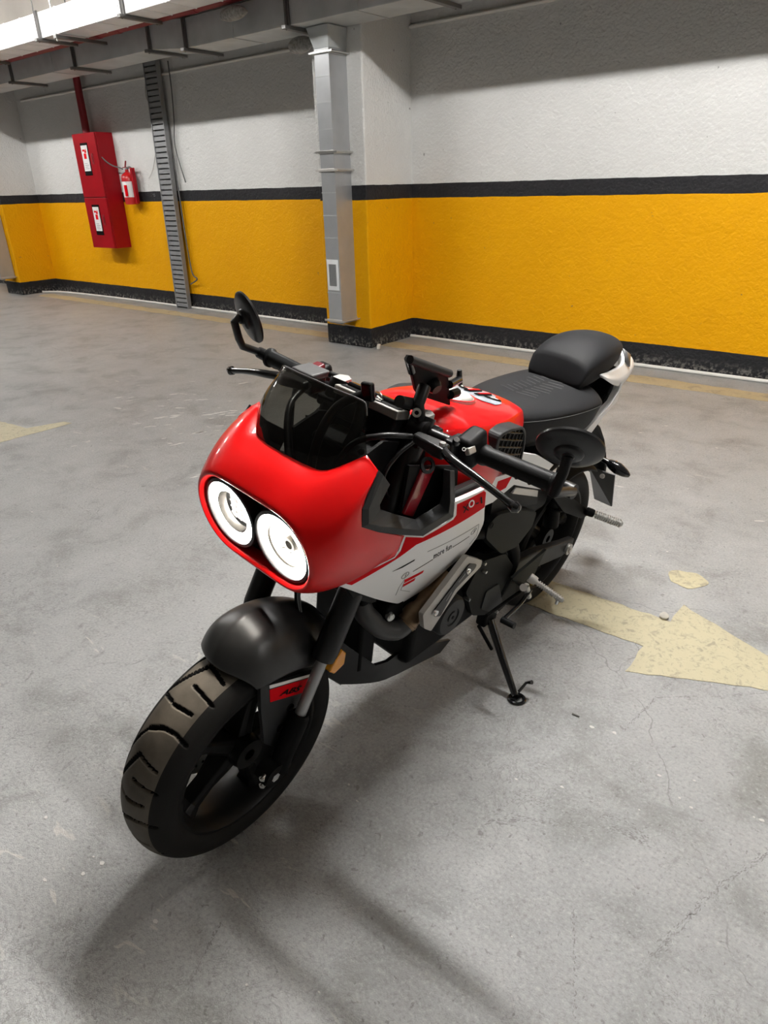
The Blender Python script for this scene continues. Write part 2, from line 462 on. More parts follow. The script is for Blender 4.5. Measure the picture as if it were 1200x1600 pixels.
def word(body, A, B, C, nrm, m, name, parent, shear=0.0, spacing=1.0, lift=0.0008, weight=0.0):
    """A baseline start, B baseline end, C top start (3D points)"""
    A, B, C = Vector(A), Vector(B), Vector(C); n = Vector(nrm).normalized()
    v, f = text_faces(body, shear, spacing, weight)
    mb = MB(); mb.add([A + (B - A) * p[0] + (C - A) * p[1] + n * lift for p in v], f)
    o = mb.build(name, m, parent, smooth=False, fix=False)
    q = o.modifiers.new('solid', 'SOLIDIFY'); q.thickness = 0.0004; q.offset = 0
    return o
def thing(name, label, cat, loc=(0, 0, 0), group=None):
    o = bpy.data.objects.new(name, None); COL.objects.link(o); o.location = loc
    o.empty_display_size = 0.1
    o['label'] = label; o['category'] = cat
    if group: o['group'] = group
    return o
def tag(o, label, cat, group=None):
    o['label'] = label; o['category'] = cat
    if group: o['group'] = group
    return o
def struct(o):
    o['kind'] = 'structure'; return o
def lab(o, label):
    o['label'] = label; return o
def base(o):
    """move the origin of a one-mesh thing to the middle of its base"""
    me = o.data; xs = [v.co for v in me.vertices]
    c = Vector(((min(v.x for v in xs) + max(v.x for v in xs)) / 2, (min(v.y for v in xs) + max(v.y for v in xs)) / 2, min(v.z for v in xs)))
    me.transform(Matrix.Translation(-c)); o.location = c
    return o
# ================================================================== THE GARAGE
WY = 4.96
floor = struct(MB().bx(-17, 9, -8, WY + 0.3, -0.15, 0).build('floor', 'worn_concrete', smooth=False))
lab(floor, 'worn grey concrete floor of the garage')
wall = MB().bx(-17, 9, WY, WY + 0.25, 0, 3.3)
struct(wall.build('wall_back', 'painted_wall', smooth=False))
col = struct(MB().bx(-4.13, -3.64, 4.375, WY + 0.05, 0, 3.25).build('trim_1', 'painted_wall', smooth=False, bevel=0.012))
lab(col, 'square wall column painted like the wall, behind the motorcycle')
pil = struct(MB().bx(-10.29, -9.85, 4.46, WY + 0.05, 0, 3.25).build('trim_2', 'painted_wall', smooth=False, bevel=0.012))
lab(pil, 'square wall column at the far left end of the wall')
lab(struct(MB().bx(-17, 9, 4.02, 4.41, 2.485, 3.27).build('added_beam', 'ceiling_paint', smooth=False)), 'added beam above the grey duct, keeping lamp light off the upper wall')  # beam added to block lamp light passing over the ducts onto the wall
struct(MB().bx(-17, 9, -8, WY + 0.3, 3.25, 3.45).build('ceiling', 'ceiling_paint', smooth=False))
struct(MB().bx(-17.2, -17, -8, WY + 0.3, 0, 3.3).build('wall_left', 'far_wall', smooth=False))
struct(MB().bx(9, 9.2, -8, WY + 0.3, 0, 3.3).build('wall_right', 'far_wall', smooth=False))
struct(MB().bx(-17, 9, -8.2, -8, 0, 3.3).build('wall_front', 'far_wall', smooth=False))

# ---- paint on the floor
def paint(name, poly, m, label, z=0.0015):
    o = MB().prism([(x, y, 0.0) for x, y in poly], (0, 0, z)).build(name, m, smooth=False)
    for v in o.data.vertices: v.co.z += 0.0002
    base(o)
    return tag(o, label, 'floor marking')
def rough(poly, amp=0.004, step=0.03):
    out = []
    for i, p in enumerate(poly):
        q = poly[(i + 1) % len(poly)]; n = max(1, int(math.hypot(q[0] - p[0], q[1] - p[1]) / step))
        for k in range(n):
            out.append((p[0] + (q[0] - p[0]) * k / n + random.uniform(-amp, amp), p[1] + (q[1] - p[1]) * k / n + random.uniform(-amp, amp)))
    return out
paint('floor_arrow', rough([(-1.45, 1.70), (-0.429, 1.70), (-0.429, 1.56), (0.055, 1.782), (-0.405, 1.985), (-0.405, 1.872), (-1.45, 1.872)]), 'arrow_paint',
      'cream painted arrow on the floor pointing right from under the motorcycle')
paint('floor_arrow', rough([(-3.872, 1.36), (-3.855, 1.845), (-3.925, 1.835), (-3.995, 1.64), (-4.28, 1.612), (-4.62, 1.60), (-4.62, 1.36)]), 'arrow_paint',
      'worn cream painted arrow at the left edge of the floor')
paint('bay_line', rough([(-9.6, 4.53), (7, 4.47), (7, 4.64), (-9.6, 4.71)], 0.012, 0.08), 'line_paint',
      'faded yellowish line painted along the foot of the wall')
paint('paint_patch', [(-0.44 + 0.062 * math.cos(a) * (1 + 0.12 * math.sin(3 * a)), 2.15 + 0.055 * math.sin(a) * (1 + 0.1 * math.cos(5 * a))) for a in [k * PI / 12 for k in range(24)]], 'patch_paint',
      'small round spot of cream paint beyond the arrow')
# ---- chips of pale paint and grit lying on the floor: nobody could count them
mb = MB()
def chip(x, y, s):
    n = random.randint(5, 7); a0 = random.random() * 6
    mb.prism([(x + s * random.uniform(0.5, 1) * math.cos(a0 + 2 * PI * k / n) * 1.4, y + s * random.uniform(0.5, 1) * math.sin(a0 + 2 * PI * k / n), 0.0) for k in range(n)], (0, 0, 0.0012))
for px in ((-1.2477, 0.3409, 0.0000), (-1.0744, 0.3512, 0.0000), (-1.0463, 0.3544, 0.0000), (-1.0562, 0.3183, 0.0000), (-1.1043, 0.2642, 0.0000), (-0.3945, 1.0889, 0.0000), (-0.1781, 1.2153, 0.0000), (-0.0392, 1.2580, 0.0000), (-0.0247, 1.2590, 0.0000), (-0.1670, 1.2835, 0.0000), (-0.8562, 0.3484, 0.0000), (-0.6369, 0.3774, 0.0000), (-0.7797, 0.8066, 0.0000), (-0.7347, 0.7829, 0.0000), (-0.4164, 1.3060, 0.0000), (-0.3651, 1.3200, 0.0000), (-0.2341, 1.2512, 0.0000), (-0.1507, 1.2043, 0.0000), (-0.4855, 1.0474, 0.0000), (-7.8691, 3.5254, 0.0000), (-4.3099, 1.8711, 0.0000), (-2.2863, 0.9202, 0.0000), (-2.8289, 1.0947, 0.0000), (-0.7017, 3.5115, 0.0000), (-0.5550, 2.3063, 0.0000), (-0.6486, 2.1921, 0.0000), (-0.7057, 2.1167, 0.0000), (-1.1991, 4.6287, 0.0000), (-0.9397, 4.7979, 0.0000)):
    chip(px[0], px[1], random.uniform(0.002, 0.0055))
for i in range(150):
    chip(random.uniform(-7, 1), random.uniform(0.2, 4.3), random.uniform(0.001, 0.003))
def scrape(x, y, s, a):
    n = 11; pts = []
    for k in range(n):
        t = 2 * PI * k / n; r = s * random.uniform(0.35, 1.0)
        u, v = r * 1.7 * math.cos(t), r * 0.5 * math.sin(t)
        pts.append((x + u * math.cos(a) - v * math.sin(a), y + u * math.sin(a) + v * math.cos(a), 0.0))
    mb.prism(pts, (0, 0, 0.0006))
for i in range(95):
    scrape(random.gauss(-3.35, 0.55), random.gauss(2.35, 0.30), random.choice((0.005, 0.008, 0.012, 0.018, 0.03)), random.gauss(0.75, 0.3))
for i in range(60):
    scrape(random.uniform(-6.5, 0.5), random.uniform(2.2, 4.3), random.choice((0.004, 0.006, 0.01, 0.016)), random.gauss(0.6, 0.4))
o = mb.build('paint_chips', 'flake_pale', floor, smooth=False); o['kind'] = 'stuff'
# dark scuffs and old cracks rubbed into the concrete
mb = MB()
def scuff(line, n, w, s0, s1):
    for i in range(n):
        t = random.random() * (len(line) - 1); k = min(int(t), len(line) - 2); u = t - k
        x = line[k][0] + (line[k + 1][0] - line[k][0]) * u; y = line[k][1] + (line[k + 1][1] - line[k][1]) * u
        a = math.atan2(line[k + 1][1] - line[k][1], line[k + 1][0] - line[k][0]) + random.gauss(0, 0.35)
        x += random.gauss(0, w); y += random.gauss(0, w); L_, H_ = random.uniform(s0, s1) * 0.55, random.uniform(0.0004, 0.0013)
        pts = [(-L_, -H_ * .4), (-L_ * .2, -H_), (L_, -H_ * .3), (L_ * .7, H_ * .5), (L_ * .1, H_), (-L_ * .6, H_ * .7)]
        mb.prism([(x + p[0] * math.cos(a) - p[1] * math.sin(a), y + p[0] * math.sin(a) + p[1] * math.cos(a), 0.0) for p in pts], (0, 0, 0.0003))
scuff([(0.0029, 1.1830, 0.0000), (-0.0500, 1.0610, 0.0000), (-0.0846, 0.9396, 0.0000), (-0.1091, 0.8420, 0.0000)], 150, 0.0035, 0.002, 0.010)
scuff([(-0.2557, 0.8392, 0.0000), (-0.2147, 0.7540, 0.0000), (-0.1718, 0.6611, 0.0000)], 60, 0.002, 0.002, 0.007)
scuff([(-0.3141, 1.6048, 0.0000), (-0.3344, 1.4558, 0.0000), (-0.3489, 1.3402, 0.0000)], 70, 0.002, 0.003, 0.010)
scuff([(-0.1015, 1.6964, 0.0000), (-0.2036, 1.6048, 0.0000), (-0.3205, 1.5113, 0.0000)], 40, 0.002, 0.003, 0.012)
scuff([(-0.4814, 0.9083, 0.0000), (-0.4092, 0.9712, 0.0000), (-0.3286, 1.0163, 0.0000), (-0.2485, 1.0575, 0.0000), (-0.1960, 1.0592, 0.0000)], 190, 0.006, 0.002, 0.011)
scuff([(-0.3070, 1.0650, 0.0000), (-0.2454, 1.0854, 0.0000), (-0.1981, 1.0727, 0.0000)], 60, 0.005, 0.002, 0.008)
scuff([(-0.4743, 1.0063, 0.0000), (-0.3916, 1.0258, 0.0000), (-0.3083, 1.0682, 0.0000)], 60, 0.008, 0.002, 0.007)
scuff([(-0.7593, 0.4226, 0.0000), (-0.7359, 0.3674, 0.0000), (-0.7021, 0.2879, 0.0000)], 50, 0.002, 0.002, 0.007)
scuff([(-2.7738, 1.2533, 0.0000), (-2.4916, 1.2227, 0.0000)], 25, 0.003, 0.004, 0.02)
o = mb.build('floor_scuffs', 'scuff_dark', floor, smooth=False); o['kind'] = 'stuff'
# ---- a dark twig of dirt right of the stand, a chip of plaster at the column foot
tag(base(MB().tube([(-0.4746, 1.3189, 0.0020), (-0.4557, 1.3187, 0.0020)], 0.0025, 6).build('dirt_sliver', 'stain_dark')), 'tiny dark sliver of dirt on the floor below the arrow', 'debris')
tag(base(MB().box(((-3.5791, 4.3988, 0.0000)[0], (-3.5791, 4.3988, 0.0000)[1], 0.018), (0.03, 0.07, 0.035), Matrix.Rotation(0.6, 3, 'Z')).build('plaster_chunk', 'stone', bevel=0.006)), 'pale chunk of plaster at the foot of the column', 'debris')
tag(base(MB().lathe([(0, 0), (0.012, 0.002), (0.015, 0.01), (0.009, 0.018), (0, 0.02)], (-0.4289, 1.8783, 0.0000), (0, 0, 1), 8).build('pebble', 'stone')), 'small pale pebble on the floor above the arrow', 'debris')

# ---- white pipe along the foot of the wall
mb = MB().tube([(-9.82, 4.72, 0.013), (-9.5, 4.86, 0.013), (-8.6, 4.915, 0.013), (-7, 4.93, 0.013), (-4.13, 4.93, 0.013)], 0.0125, 8, smooth=4)
p = mb.build('floor_pipe', 'conduit_white')
base(p)
for x in (-6.1, -5.0):
    c = MB().tube([(x, 4.93, 0.0135), (x + 0.05, 4.93, 0.0135)], 0.0165, 8).build('pipe_coupling', 'conduit_white', p)
    c.data.transform(Matrix.Translation(-p.location))
tag(p, 'white plastic pipe along the wall foot, left of the column', 'pipe')
tag(base(MB().tube([(-3.66, 4.93, 0.013), (-1, 4.93, 0.013), (7, 4.93, 0.013)], 0.0125, 8).build('floor_pipe', 'conduit_white')), 'white plastic pipe along the wall foot, right of the column', 'pipe')
tag(base(MB().tube([(-9.7, 4.946, 2.29), (-4.13, 4.946, 2.285)], 0.013, 8).build('conduit_pipe', 'conduit_white')), 'thin white conduit high on the wall, left of the column', 'pipe')
tag(base(MB().tube([(-3.655, 4.945, 2.285), (3, 4.945, 2.29)], 0.013, 8).build('conduit_pipe', 'conduit_white')), 'thin white conduit high on the wall, right of the column', 'pipe')

# ---- big silver duct (nearer the camera)
def seams(mb, x0, x1, step, y0, y1, z0, z1, r=0.006):
    x = x0
    while x < x1:
        mb.bx(x, x + 0.012, y0 - r, y1 + r, z0 - r, z1 + r); x += step
    return mb
dA = thing('ventilation_duct', 'bright silver rectangular duct hanging nearest the camera, top left', 'duct', (-5, 3.73, 2.405))
def L(mb, root, name, m, **k):
    o = mb.build(name, m, root, **k); o.data.transform(Matrix.Translation(-root.location)); return o
L(MB().bx(-13, 3, 3.6, 3.86, 2.405, 2.585), dA, 'duct_body', 'duct_silver', smooth=False, bevel=0.004)
x = -12.0
while x < 3:
    L(MB().bx(x, x + 0.008, 3.597, 3.863, 2.402, 2.588), dA, 'seam', 'duct_silver', smooth=False); x += 0.29
def hanger(root, x, y0, y1, z0, z1, top=3.25):
    if y0 > 4: top = 2.486
    mb = MB()
    for yy in (y0 - 0.02, y1 + 0.02): mb.tube([(x, yy, z0 - 0.03), (x, yy, top)], 0.005, 6)
    L(mb, root, 'threaded_rod', 'strut_metal')
    mb = MB().bx(x - 0.02, x + 0.02, y0 - 0.05, y1 + 0.06, z0 - 0.025, z0 - 0.002)
    L(mb, root, 'strut', 'strut_metal', smooth=False, bevel=0.003)
    L(MB().bx(x - 0.022, x + 0.022, y0 - 0.012, y0 - 0.002, z0 - 0.02, z1 + 0.01), root, 'strap', 'strut_metal', smooth=False)
for x in (-9.2, -7.75, -6.49, -5.26, -3.9, -2.4, -1.0, 0.5): hanger(dA, x, 3.6, 3.86, 2.405, 2.585)

# ---- grey duct over the column
dB = thing('ventilation_duct', 'dull grey rectangular duct running over the column top', 'duct', (-5, 4.2, 2.23))
def prismx(x0, x1, a, b):
    """a box whose section goes from a=(y0,y1,z0,z1) at x0 to b at x1"""
    f = lambda x, s: [(x, s[0], s[2]), (x, s[1], s[2]), (x, s[1], s[3]), (x, s[0], s[3])]
    return MB().grid([f(x0, a), f(x1, b)], closed=True, cap=True)
sA, sB = (4.05, 4.37, 2.275, 2.462), (4.05, 4.37, 2.232, 2.425)
L(prismx(-13, -5.61, sA, sA), dB, 'duct_body', 'duct_grey', smooth=False, bevel=0.004)
L(prismx(-5.61, -5.15, sA, sB), dB, 'duct_transition', 'duct_grey', smooth=False)
L(prismx(-5.15, 3, sB, sB), dB, 'duct_body', 'duct_grey', smooth=False, bevel=0.004)
for x in (-11.5, -10.3, -9.1, -7.2, -4.6, -3.4, -2.2, -1.0, 0.2):
    s = sA if x < -5.6 else sB
    L(MB().bx(x, x + 0.012, s[0] - 0.004, s[1] + 0.004, s[2] - 0.004, s[3] + 0.004), dB, 'seam', 'duct_grey', smooth=False)
for x in (-9.4, -8.0, -6.79, -5.62, -5.15, -4.02, -2.85, -1.6, -0.4):
    s = sA if x < -5.6 else sB
    hanger(dB, x, s[0], s[1] - 0.03, s[2], s[3])
# bright conduits lying on top of the grey duct
for i, (y, z) in enumerate(((4.066, 2.447), (4.10, 2.447))):
    o = tag(base(MB().tube([(-5.12, y, z), (-5.1, y, z), (2.5, y, z)], 0.011, 8).build('conduit_pipe', 'steel')), ('front', 'rear')[i] + ' one of two shiny metal conduits on top of the grey duct', 'pipe')
    for x in (-4.9, -4.5, -4.1):
        c = MB().tube([(x, y, z), (x + 0.06, y, z)], 0.014, 8).build('pipe_coupling', 'steel', o); c.data.transform(Matrix.Translation(-o.location))
# red sprinkler main between the two ducts
o = tag(base(MB().tube([(-13, 3.945, 2.456), (3, 3.945, 2.456)], 0.050, 14).build('sprinkler_pipe', 'pipe_red')), 'dark red pipe running between the two ceiling ducts', 'pipe')
for x in (-8.6, -6.2, -5.9, -4.9, -3.5):
    c = MB().tube([(x, 3.945, 2.456), (x + 0.05, 3.945, 2.456)], 0.0535, 14).build('pipe_clamp', 'pipe_red', o); c.data.transform(Matrix.Translation(-o.location))
st = thing('pipe_hanger', 'thin rod and strut holding the red pipe beside the silver duct', 'hanger', (-6.0, 3.75, 2.36))
L(MB().bx(-6.22, -6.18, 3.56, 4.02, 2.37, 2.392), st, 'strut', 'strut_metal', smooth=False)
L(MB().tube([(-6.2, 3.575, 2.35), (-6.2, 3.575, 3.25)], 0.005, 6), st, 'threaded_rod', 'steel')
# crumpled flexible hose ends tucked by the ducts
def blob(name, c, d, label):
    me = MB(); rows = []
    for i in range(9):
        th = PI * i / 8
        rows.append([(c[0] + d[0] * math.sin(th) * math.cos(p * PI / 8) * random.uniform(0.85, 1.1), c[1] + d[1] * math.sin(th) * math.sin(p * PI / 8) * random.uniform(0.85, 1.1), c[2] + d[2] * math.cos(th)) for p in range(16)])
    me.grid(rows, closed=True)
    return tag(base(me.build(name, 'foam', sub=1)), label, 'insulation')
blob('insulation_lump', (-4.16, 4.30, 2.165), (0.13, 0.05, 0.055), 'crumpled pale foam lump under the grey duct left of the column')
blob('insulation_lump', (-4.45, 3.94, 2.345), (0.15, 0.05, 0.045), 'crumpled silver lump above the grey duct at the picture top')

# ---- vertical duct on the column
def downpipe(dx, label, flare):
    v = thing('duct_downpipe', label, 'duct', (-3.85 + dx, 4.28, 0.2))
    X0, X1, Y0, Y1 = -3.925 + dx, -3.785 + dx, 4.19, 4.378
    if dx: Y0, Y1 = 4.265, 4.453
    L(MB().bx(X0, X1, Y0, Y1, 0.215, 2.10), v, 'duct_body', 'galvanised', smooth=False, bevel=0.003)
    if flare:
        L(MB().grid([[(X0, Y0, 2.10), (X1, Y0, 2.10), (X1, Y1, 2.10), (X0, Y1, 2.10)], [(X0 - 0.045, Y0 - 0.02, 2.227), (X1 + 0.02, Y0 - 0.02, 2.227), (X1 + 0.02, Y1 - 0.012, 2.227), (X0 - 0.045, Y1 - 0.012, 2.227)]], closed=True, cap=True), v, 'duct_collar', 'duct_grey', smooth=False)
    for z in (1.93, 1.77, 1.60, 1.18, 1.02, 0.86, 0.70, 0.45):
        L(MB().bx(X0 - 0.001, X1 + 0.001, Y0 - 0.0025, Y0 + 0.003, z, z + 0.007), v, 'seam', 'duct_grey', smooth=False)
    for z, m in ((2.075, 'steel'), (1.455, 'steel'), (1.335, 'alloy'), (0.235, 'alloy')):
        c = L(MB().bx(X0 - 0.008, X1 + 0.008, Y0 - 0.008, Y1, z - 0.011, z + 0.011), v, 'clamp_band', m, smooth=False, bevel=0.002)
        mb = MB()
        for xx in (X0 - 0.03, X1 + 0.03): mb.tube([(xx, Y0 - 0.004, z), (xx, Y1 + 0.004, z)], 0.006, 6)
        mb.bx(X0 - 0.04, X1 + 0.04, Y0 - 0.014, Y0 - 0.006, z - 0.006, z + 0.006)
        k = mb.build('clamp_bolts', m, c); k.data.transform(Matrix.Translation(-v.location))
    f = L(MB().prism([(X0, Y0, 0.215), (X1, Y0, 0.215), (X1 - 0.02, Y1 - 0.01, 0.165), (X0 + 0.02, Y1 - 0.01, 0.165)], (0, 0, 0.004)), v, 'bottom_cap', 'galvanised', smooth=False)
    # louvred grille
    g = L(MB().bx(X0 + 0.012, X1 - 0.012, Y0 - 0.006, Y0 + 0.001, 0.475, 0.705).bx(X0 + 0.03, X1 - 0.03, Y0 - 0.0065, Y0 - 0.0055, 0.505, 0.675), v, 'grille_frame', 'duct_silver', smooth=False)
    L(MB().bx(X0 + 0.032, X1 - 0.032, Y0 - 0.0075, Y0 - 0.0065, 0.508, 0.672), v, 'grille_opening', 'strut_metal', smooth=False)
    for k in range(5):
        xx = X0 + 0.04 + k * 0.0145
        L(MB().bx(xx, xx + 0.006, Y0 - 0.011, Y0 - 0.007, 0.508, 0.672), v, 'louvre', 'galvanised', smooth=False)
downpipe(0, 'silver rectangular duct running down the front of the column', True)
downpipe(-6.15, 'grey duct running down the far left column, cut by the picture edge', False)

# ---- perforated cable tray standing against the wall
TX0, TX1, TY = -6.985, -6.765, 4.872
tr = thing('cable_tray', 'perforated zinc cable tray standing upright against the wall', 'cable tray', (-6.87, 4.93, 0.0))
def slantx(z): return 0.05 * z / 2.4          # leans slightly
def rail(x, name, d=0.05):
    return L(MB().grid([[(x + slantx(z), TY, z), (x + 0.012 + slantx(z), TY, z), (x + 0.012 + slantx(z), TY + d, z), (x + slantx(z), TY + d, z)] for z in (0.0, 2.45)], closed=True, cap=True), tr, name, 'zinc_tray', smooth=False)
rail(TX0, 'side_rail'); rail(TX1 - 0.012, 'side_rail')
L(MB().grid([[(TX0 + 0.02 + slantx(z), TY + 0.035, z), (TX1 - 0.02 + slantx(z), TY + 0.035, z), (TX1 - 0.02 + slantx(z), TY + 0.04, z), (TX0 + 0.02 + slantx(z), TY + 0.04, z)] for z in (0.0, 2.45)], closed=True, cap=True), tr, 'tray_back', 'strut_metal', smooth=False)
z = 0.02
while z < 2.43:
    L(MB().bx(TX0 + 0.012 + slantx(z), TX1 - 0.012 + slantx(z), TY + 0.006, TY + 0.016, z, z + 0.038), tr, 'rung', 'zinc_tray', smooth=False); z += 0.051
# loose cables beside the tray
def wire(pts, label, r=0.006, m='cable_grey'):
    return tag(base(MB().tube(pts, r, 6, smooth=6).build('loose_cable', m)), label, 'cable')
wire([(-6.5943, 4.9300, 2.3845), (-6.5961, 4.9300, 2.1420), (-6.6263, 4.9300, 1.8651), (-6.6643, 4.9300, 1.6361), (-6.5732, 4.9300, 1.3046)], 'dark cable hanging right of the cable tray')
wire([(-7.0233, 4.9450, 2.2929), (-7.0624, 4.9450, 2.1267), (-7.0068, 4.9450, 2.0072), (-6.9926, 4.9450, 1.7420), (-7.1170, 4.9450, 1.4733), (-7.2349, 4.9450, 1.3572)], 'pale loose cable looping left of the cable tray', 0.004, 'cable_light')
wire([(-6.7095, 4.9200, 1.5789), (-6.6992, 4.9200, 1.2768), (-6.6911, 4.9200, 0.7704), (-6.6648, 4.9200, 0.4054), (-6.5630, 4.9000, 0.3381), (-6.7196, 4.9200, 0.2723)], 'knotted cable end low on the right side of the tray', 0.008, 'cable_grey')

# ---- fire hose cabinet, its pipe, and the extinguisher
cb = thing('fire_hose_cabinet', 'tall red metal fire hose cabinet with two doors on the wall', 'cabinet', (-8.07, 4.85, 0.63))
CX0, CX1, CY = -8.30, -7.83, 4.735
L(MB().bx(CX0, CX1, CY + 0.02, WY + 0.001, 0.63, 1.84), cb, 'cabinet_body', 'cabinet_red', smooth=False, bevel=0.006)
for z0, z1 in ((1.185, 1.838), (0.632, 1.178)):
    d = L(MB().bx(CX0 + 0.004, CX1 - 0.004, CY, CY + 0.019, z0, z1), cb, 'door', 'cabinet_red', smooth=False, bevel=0.005)
    def sub(mb, name, m, **k):
        o = mb.build(name, m, d, **k); o.data.transform(Matrix.Translation(-cb.location)); return o
    zc = (z0 + z1) / 2 + (0.07 if z0 > 1 else 0.04)
    sub(MB().bx(-8.155, -8.005, CY - 0.004, CY + 0.001, zc - 0.17, zc + 0.16), 'window_frame', 'engine_black', smooth=False)
    sub(MB().bx(-8.145, -8.018, CY - 0.007, CY - 0.003, zc - 0.125, zc + 0.135), 'notice', 'sticker_white', smooth=False)
    mb = MB().bx(-8.105, -8.055, CY - 0.0085, CY - 0.006, zc + 0.0, zc + 0.055).prism([(-8.09, CY - 0.0085, zc + 0.06), (-8.045, CY - 0.0085, zc + 0.06), (-8.05, CY - 0.0085, zc + 0.105)], (0, 0.002, 0)).bx(-8.12, -8.075, CY - 0.0085, CY - 0.006, zc + 0.075, zc + 0.095)
    sub(mb, 'notice_symbol', 'red_decal', smooth=False)
    mb = MB()
    for k in range(4): mb.bx(-8.12, -8.06 + 0.02 * (k % 2), CY - 0.008, CY - 0.006, zc - 0.05 - 0.018 * k, zc - 0.044 - 0.018 * k)
    sub(mb, 'notice_text', 'grey_decal', smooth=False)
    sub(MB().bx(-7.965, -7.925, CY - 0.006, CY + 0.001, zc - 0.06, zc + 0.05).bx(-7.955, -7.935, CY - 0.014, CY - 0.005, zc - 0.04, zc + 0.03), 'handle', 'pipe_red', smooth=False, bevel=0.003)
tag(base(MB().tube([(-8.22, 4.88, 1.84), (-8.22, 4.88, 2.60), (-8.2, 4.4, 2.66)], 0.042, 14, smooth=0).build('riser_pipe', 'pipe_red')), 'dark red riser pipe going up from the fire hose cabinet', 'pipe')
ex = thing('fire_extinguisher', 'small red fire extinguisher hanging beside the hose cabinet', 'fire extinguisher', (-7.53, 4.87, 1.10))
EX = (-7.53, 4.875)
L(MB().lathe([(0.0, 0), (0.066, 0.0), (0.075, 0.012), (0.075, 0.27), (0.066, 0.30), (0.035, 0.325), (0.02, 0.335), (0.02, 0.355), (0, 0.355)], (EX[0], EX[1], 1.10), (0, 0, 1), 24), ex, 'cylinder', 'extinguisher_red')
L(MB().lathe([(0.0765, 0.075), (0.0765, 0.235)], (EX[0], EX[1], 1.10), (0, 0, 1), 24), ex, 'label_band', 'sticker_white')
bl = L(MB().bx(EX[0] + 0.015, EX[0] + 0.045, EX[1] - 0.08, EX[1] - 0.05, 1.185, 1.30), ex, 'label_stripe', 'red_decal', smooth=False)
L(MB().tube([(EX[0], EX[1], 1.44), (EX[0], EX[1], 1.475)], 0.017, 10), ex, 'valve', 'steel')
L(MB().bx(EX[0] - 0.06, EX[0] + 0.02, EX[1] - 0.012, EX[1] + 0.012, 1.473, 1.482).tube([(EX[0] - 0.02, EX[1], 1.485), (EX[0] + 0.05, EX[1] - 0.03, 1.535)], 0.009, 8), ex, 'lever', 'pipe_red')
L(MB().tube([(EX[0], EX[1], 1.46), (EX[0] + 0.06, EX[1], 1.475), (EX[0] + 0.10, EX[1], 1.44), (EX[0] + 0.105, EX[1], 1.30), (EX[0] + 0.10, EX[1], 1.12)], 0.012, 8, smooth=5), ex, 'hose', 'cable_grey')
L(MB().bx(EX[0] + 0.085, EX[0] + 0.125, EX[1] - 0.02, EX[1] + 0.02, 1.11, 1.47), ex, 'nozzle_holder', 'cabinet_red', smooth=False, bevel=0.004)
L(MB().bx(EX[0] - 0.03, EX[0] + 0.03, EX[1] + 0.07, WY + 0.002, 1.22, 1.42), ex, 'wall_bracket', 'strut_metal', smooth=False)
wire([(-7.83, 4.78, 1.59), (-7.79, 4.80, 1.545), (-7.72, 4.83, 1.50), (-7.64, 4.87, 1.475), (-7.585, 4.86, 1.462)], 'thin cord from the hose cabinet to the extinguisher', 0.007)

# ---- ceiling lamps (above the frame; their tubes light the garage)
for row_, (ly, lz, xs, pw) in enumerate(TUBE_ROWS):
    for lx in xs:
        f = thing('ceiling_lamp', 'white twin-tube batten lamp under the garage ceiling', 'lamp', (lx, ly, lz - 0.03), 'twin-tube ceiling lamps')
        L(MB().bx(lx - 0.62, lx + 0.62, ly - 0.05, ly + 0.05, lz + 0.03, lz + 0.075), f, 'housing', 'fixture_white', smooth=False, bevel=0.006)
        for dy in (-0.03, 0.03):
            L(MB().tube([(lx - 0.59, ly + dy, lz), (lx + 0.59, ly + dy, lz)], 0.013, 10), f, 'tube', 'tube_%d' % row_)
        mb = MB()
        for sx in (-0.605, 0.605): mb.bx(lx + sx - 0.015, lx + sx + 0.015, ly - 0.045, ly + 0.045, lz - 0.016, lz + 0.036)
        L(mb, f, 'lamp_holder', 'fixture_white', smooth=False)
        L(MB().tube([(lx - 0.4, ly, lz + 0.08), (lx - 0.4, ly, 3.25)], 0.005, 6).tube([(lx + 0.4, ly, lz + 0.08), (lx + 0.4, ly, 3.25)], 0.005, 6), f, 'rod', 'strut_metal')
# ================================================================== THE MOTORCYCLE
# built in its own frame: X forward, Y to its left, Z up; origin under the rear axle
LEAN, HEADING = math.radians(8.9815), math.radians(266.566)
bike = thing('motorcycle', 'red and white retro motorcycle with twin round lit headlamps on its side stand', 'motorcycle', (-0.8488, 1.7823, -0.01747))
bike.rotation_euler = (-LEAN, 0, HEADING)
B = bike
def part(mb, name, m, parent=None, **k): return mb.build(name, m, parent or B, **k)
RF, RR_ = 0.2365, 0.2435
FA, RA = (1.186, 0, 0.2555), (0.044, 0, 0.2625)
STEER = Matrix.Translation(FA) @ Matrix.Rotation(0.0466, 4, Vector((-.407, 0, .913))) @ Matrix.Translation((-FA[0], 0, -FA[2]))   # bars turned a little to the left
def steer(o):
    o.data.transform(STEER)
    for c in o.children: steer(c)

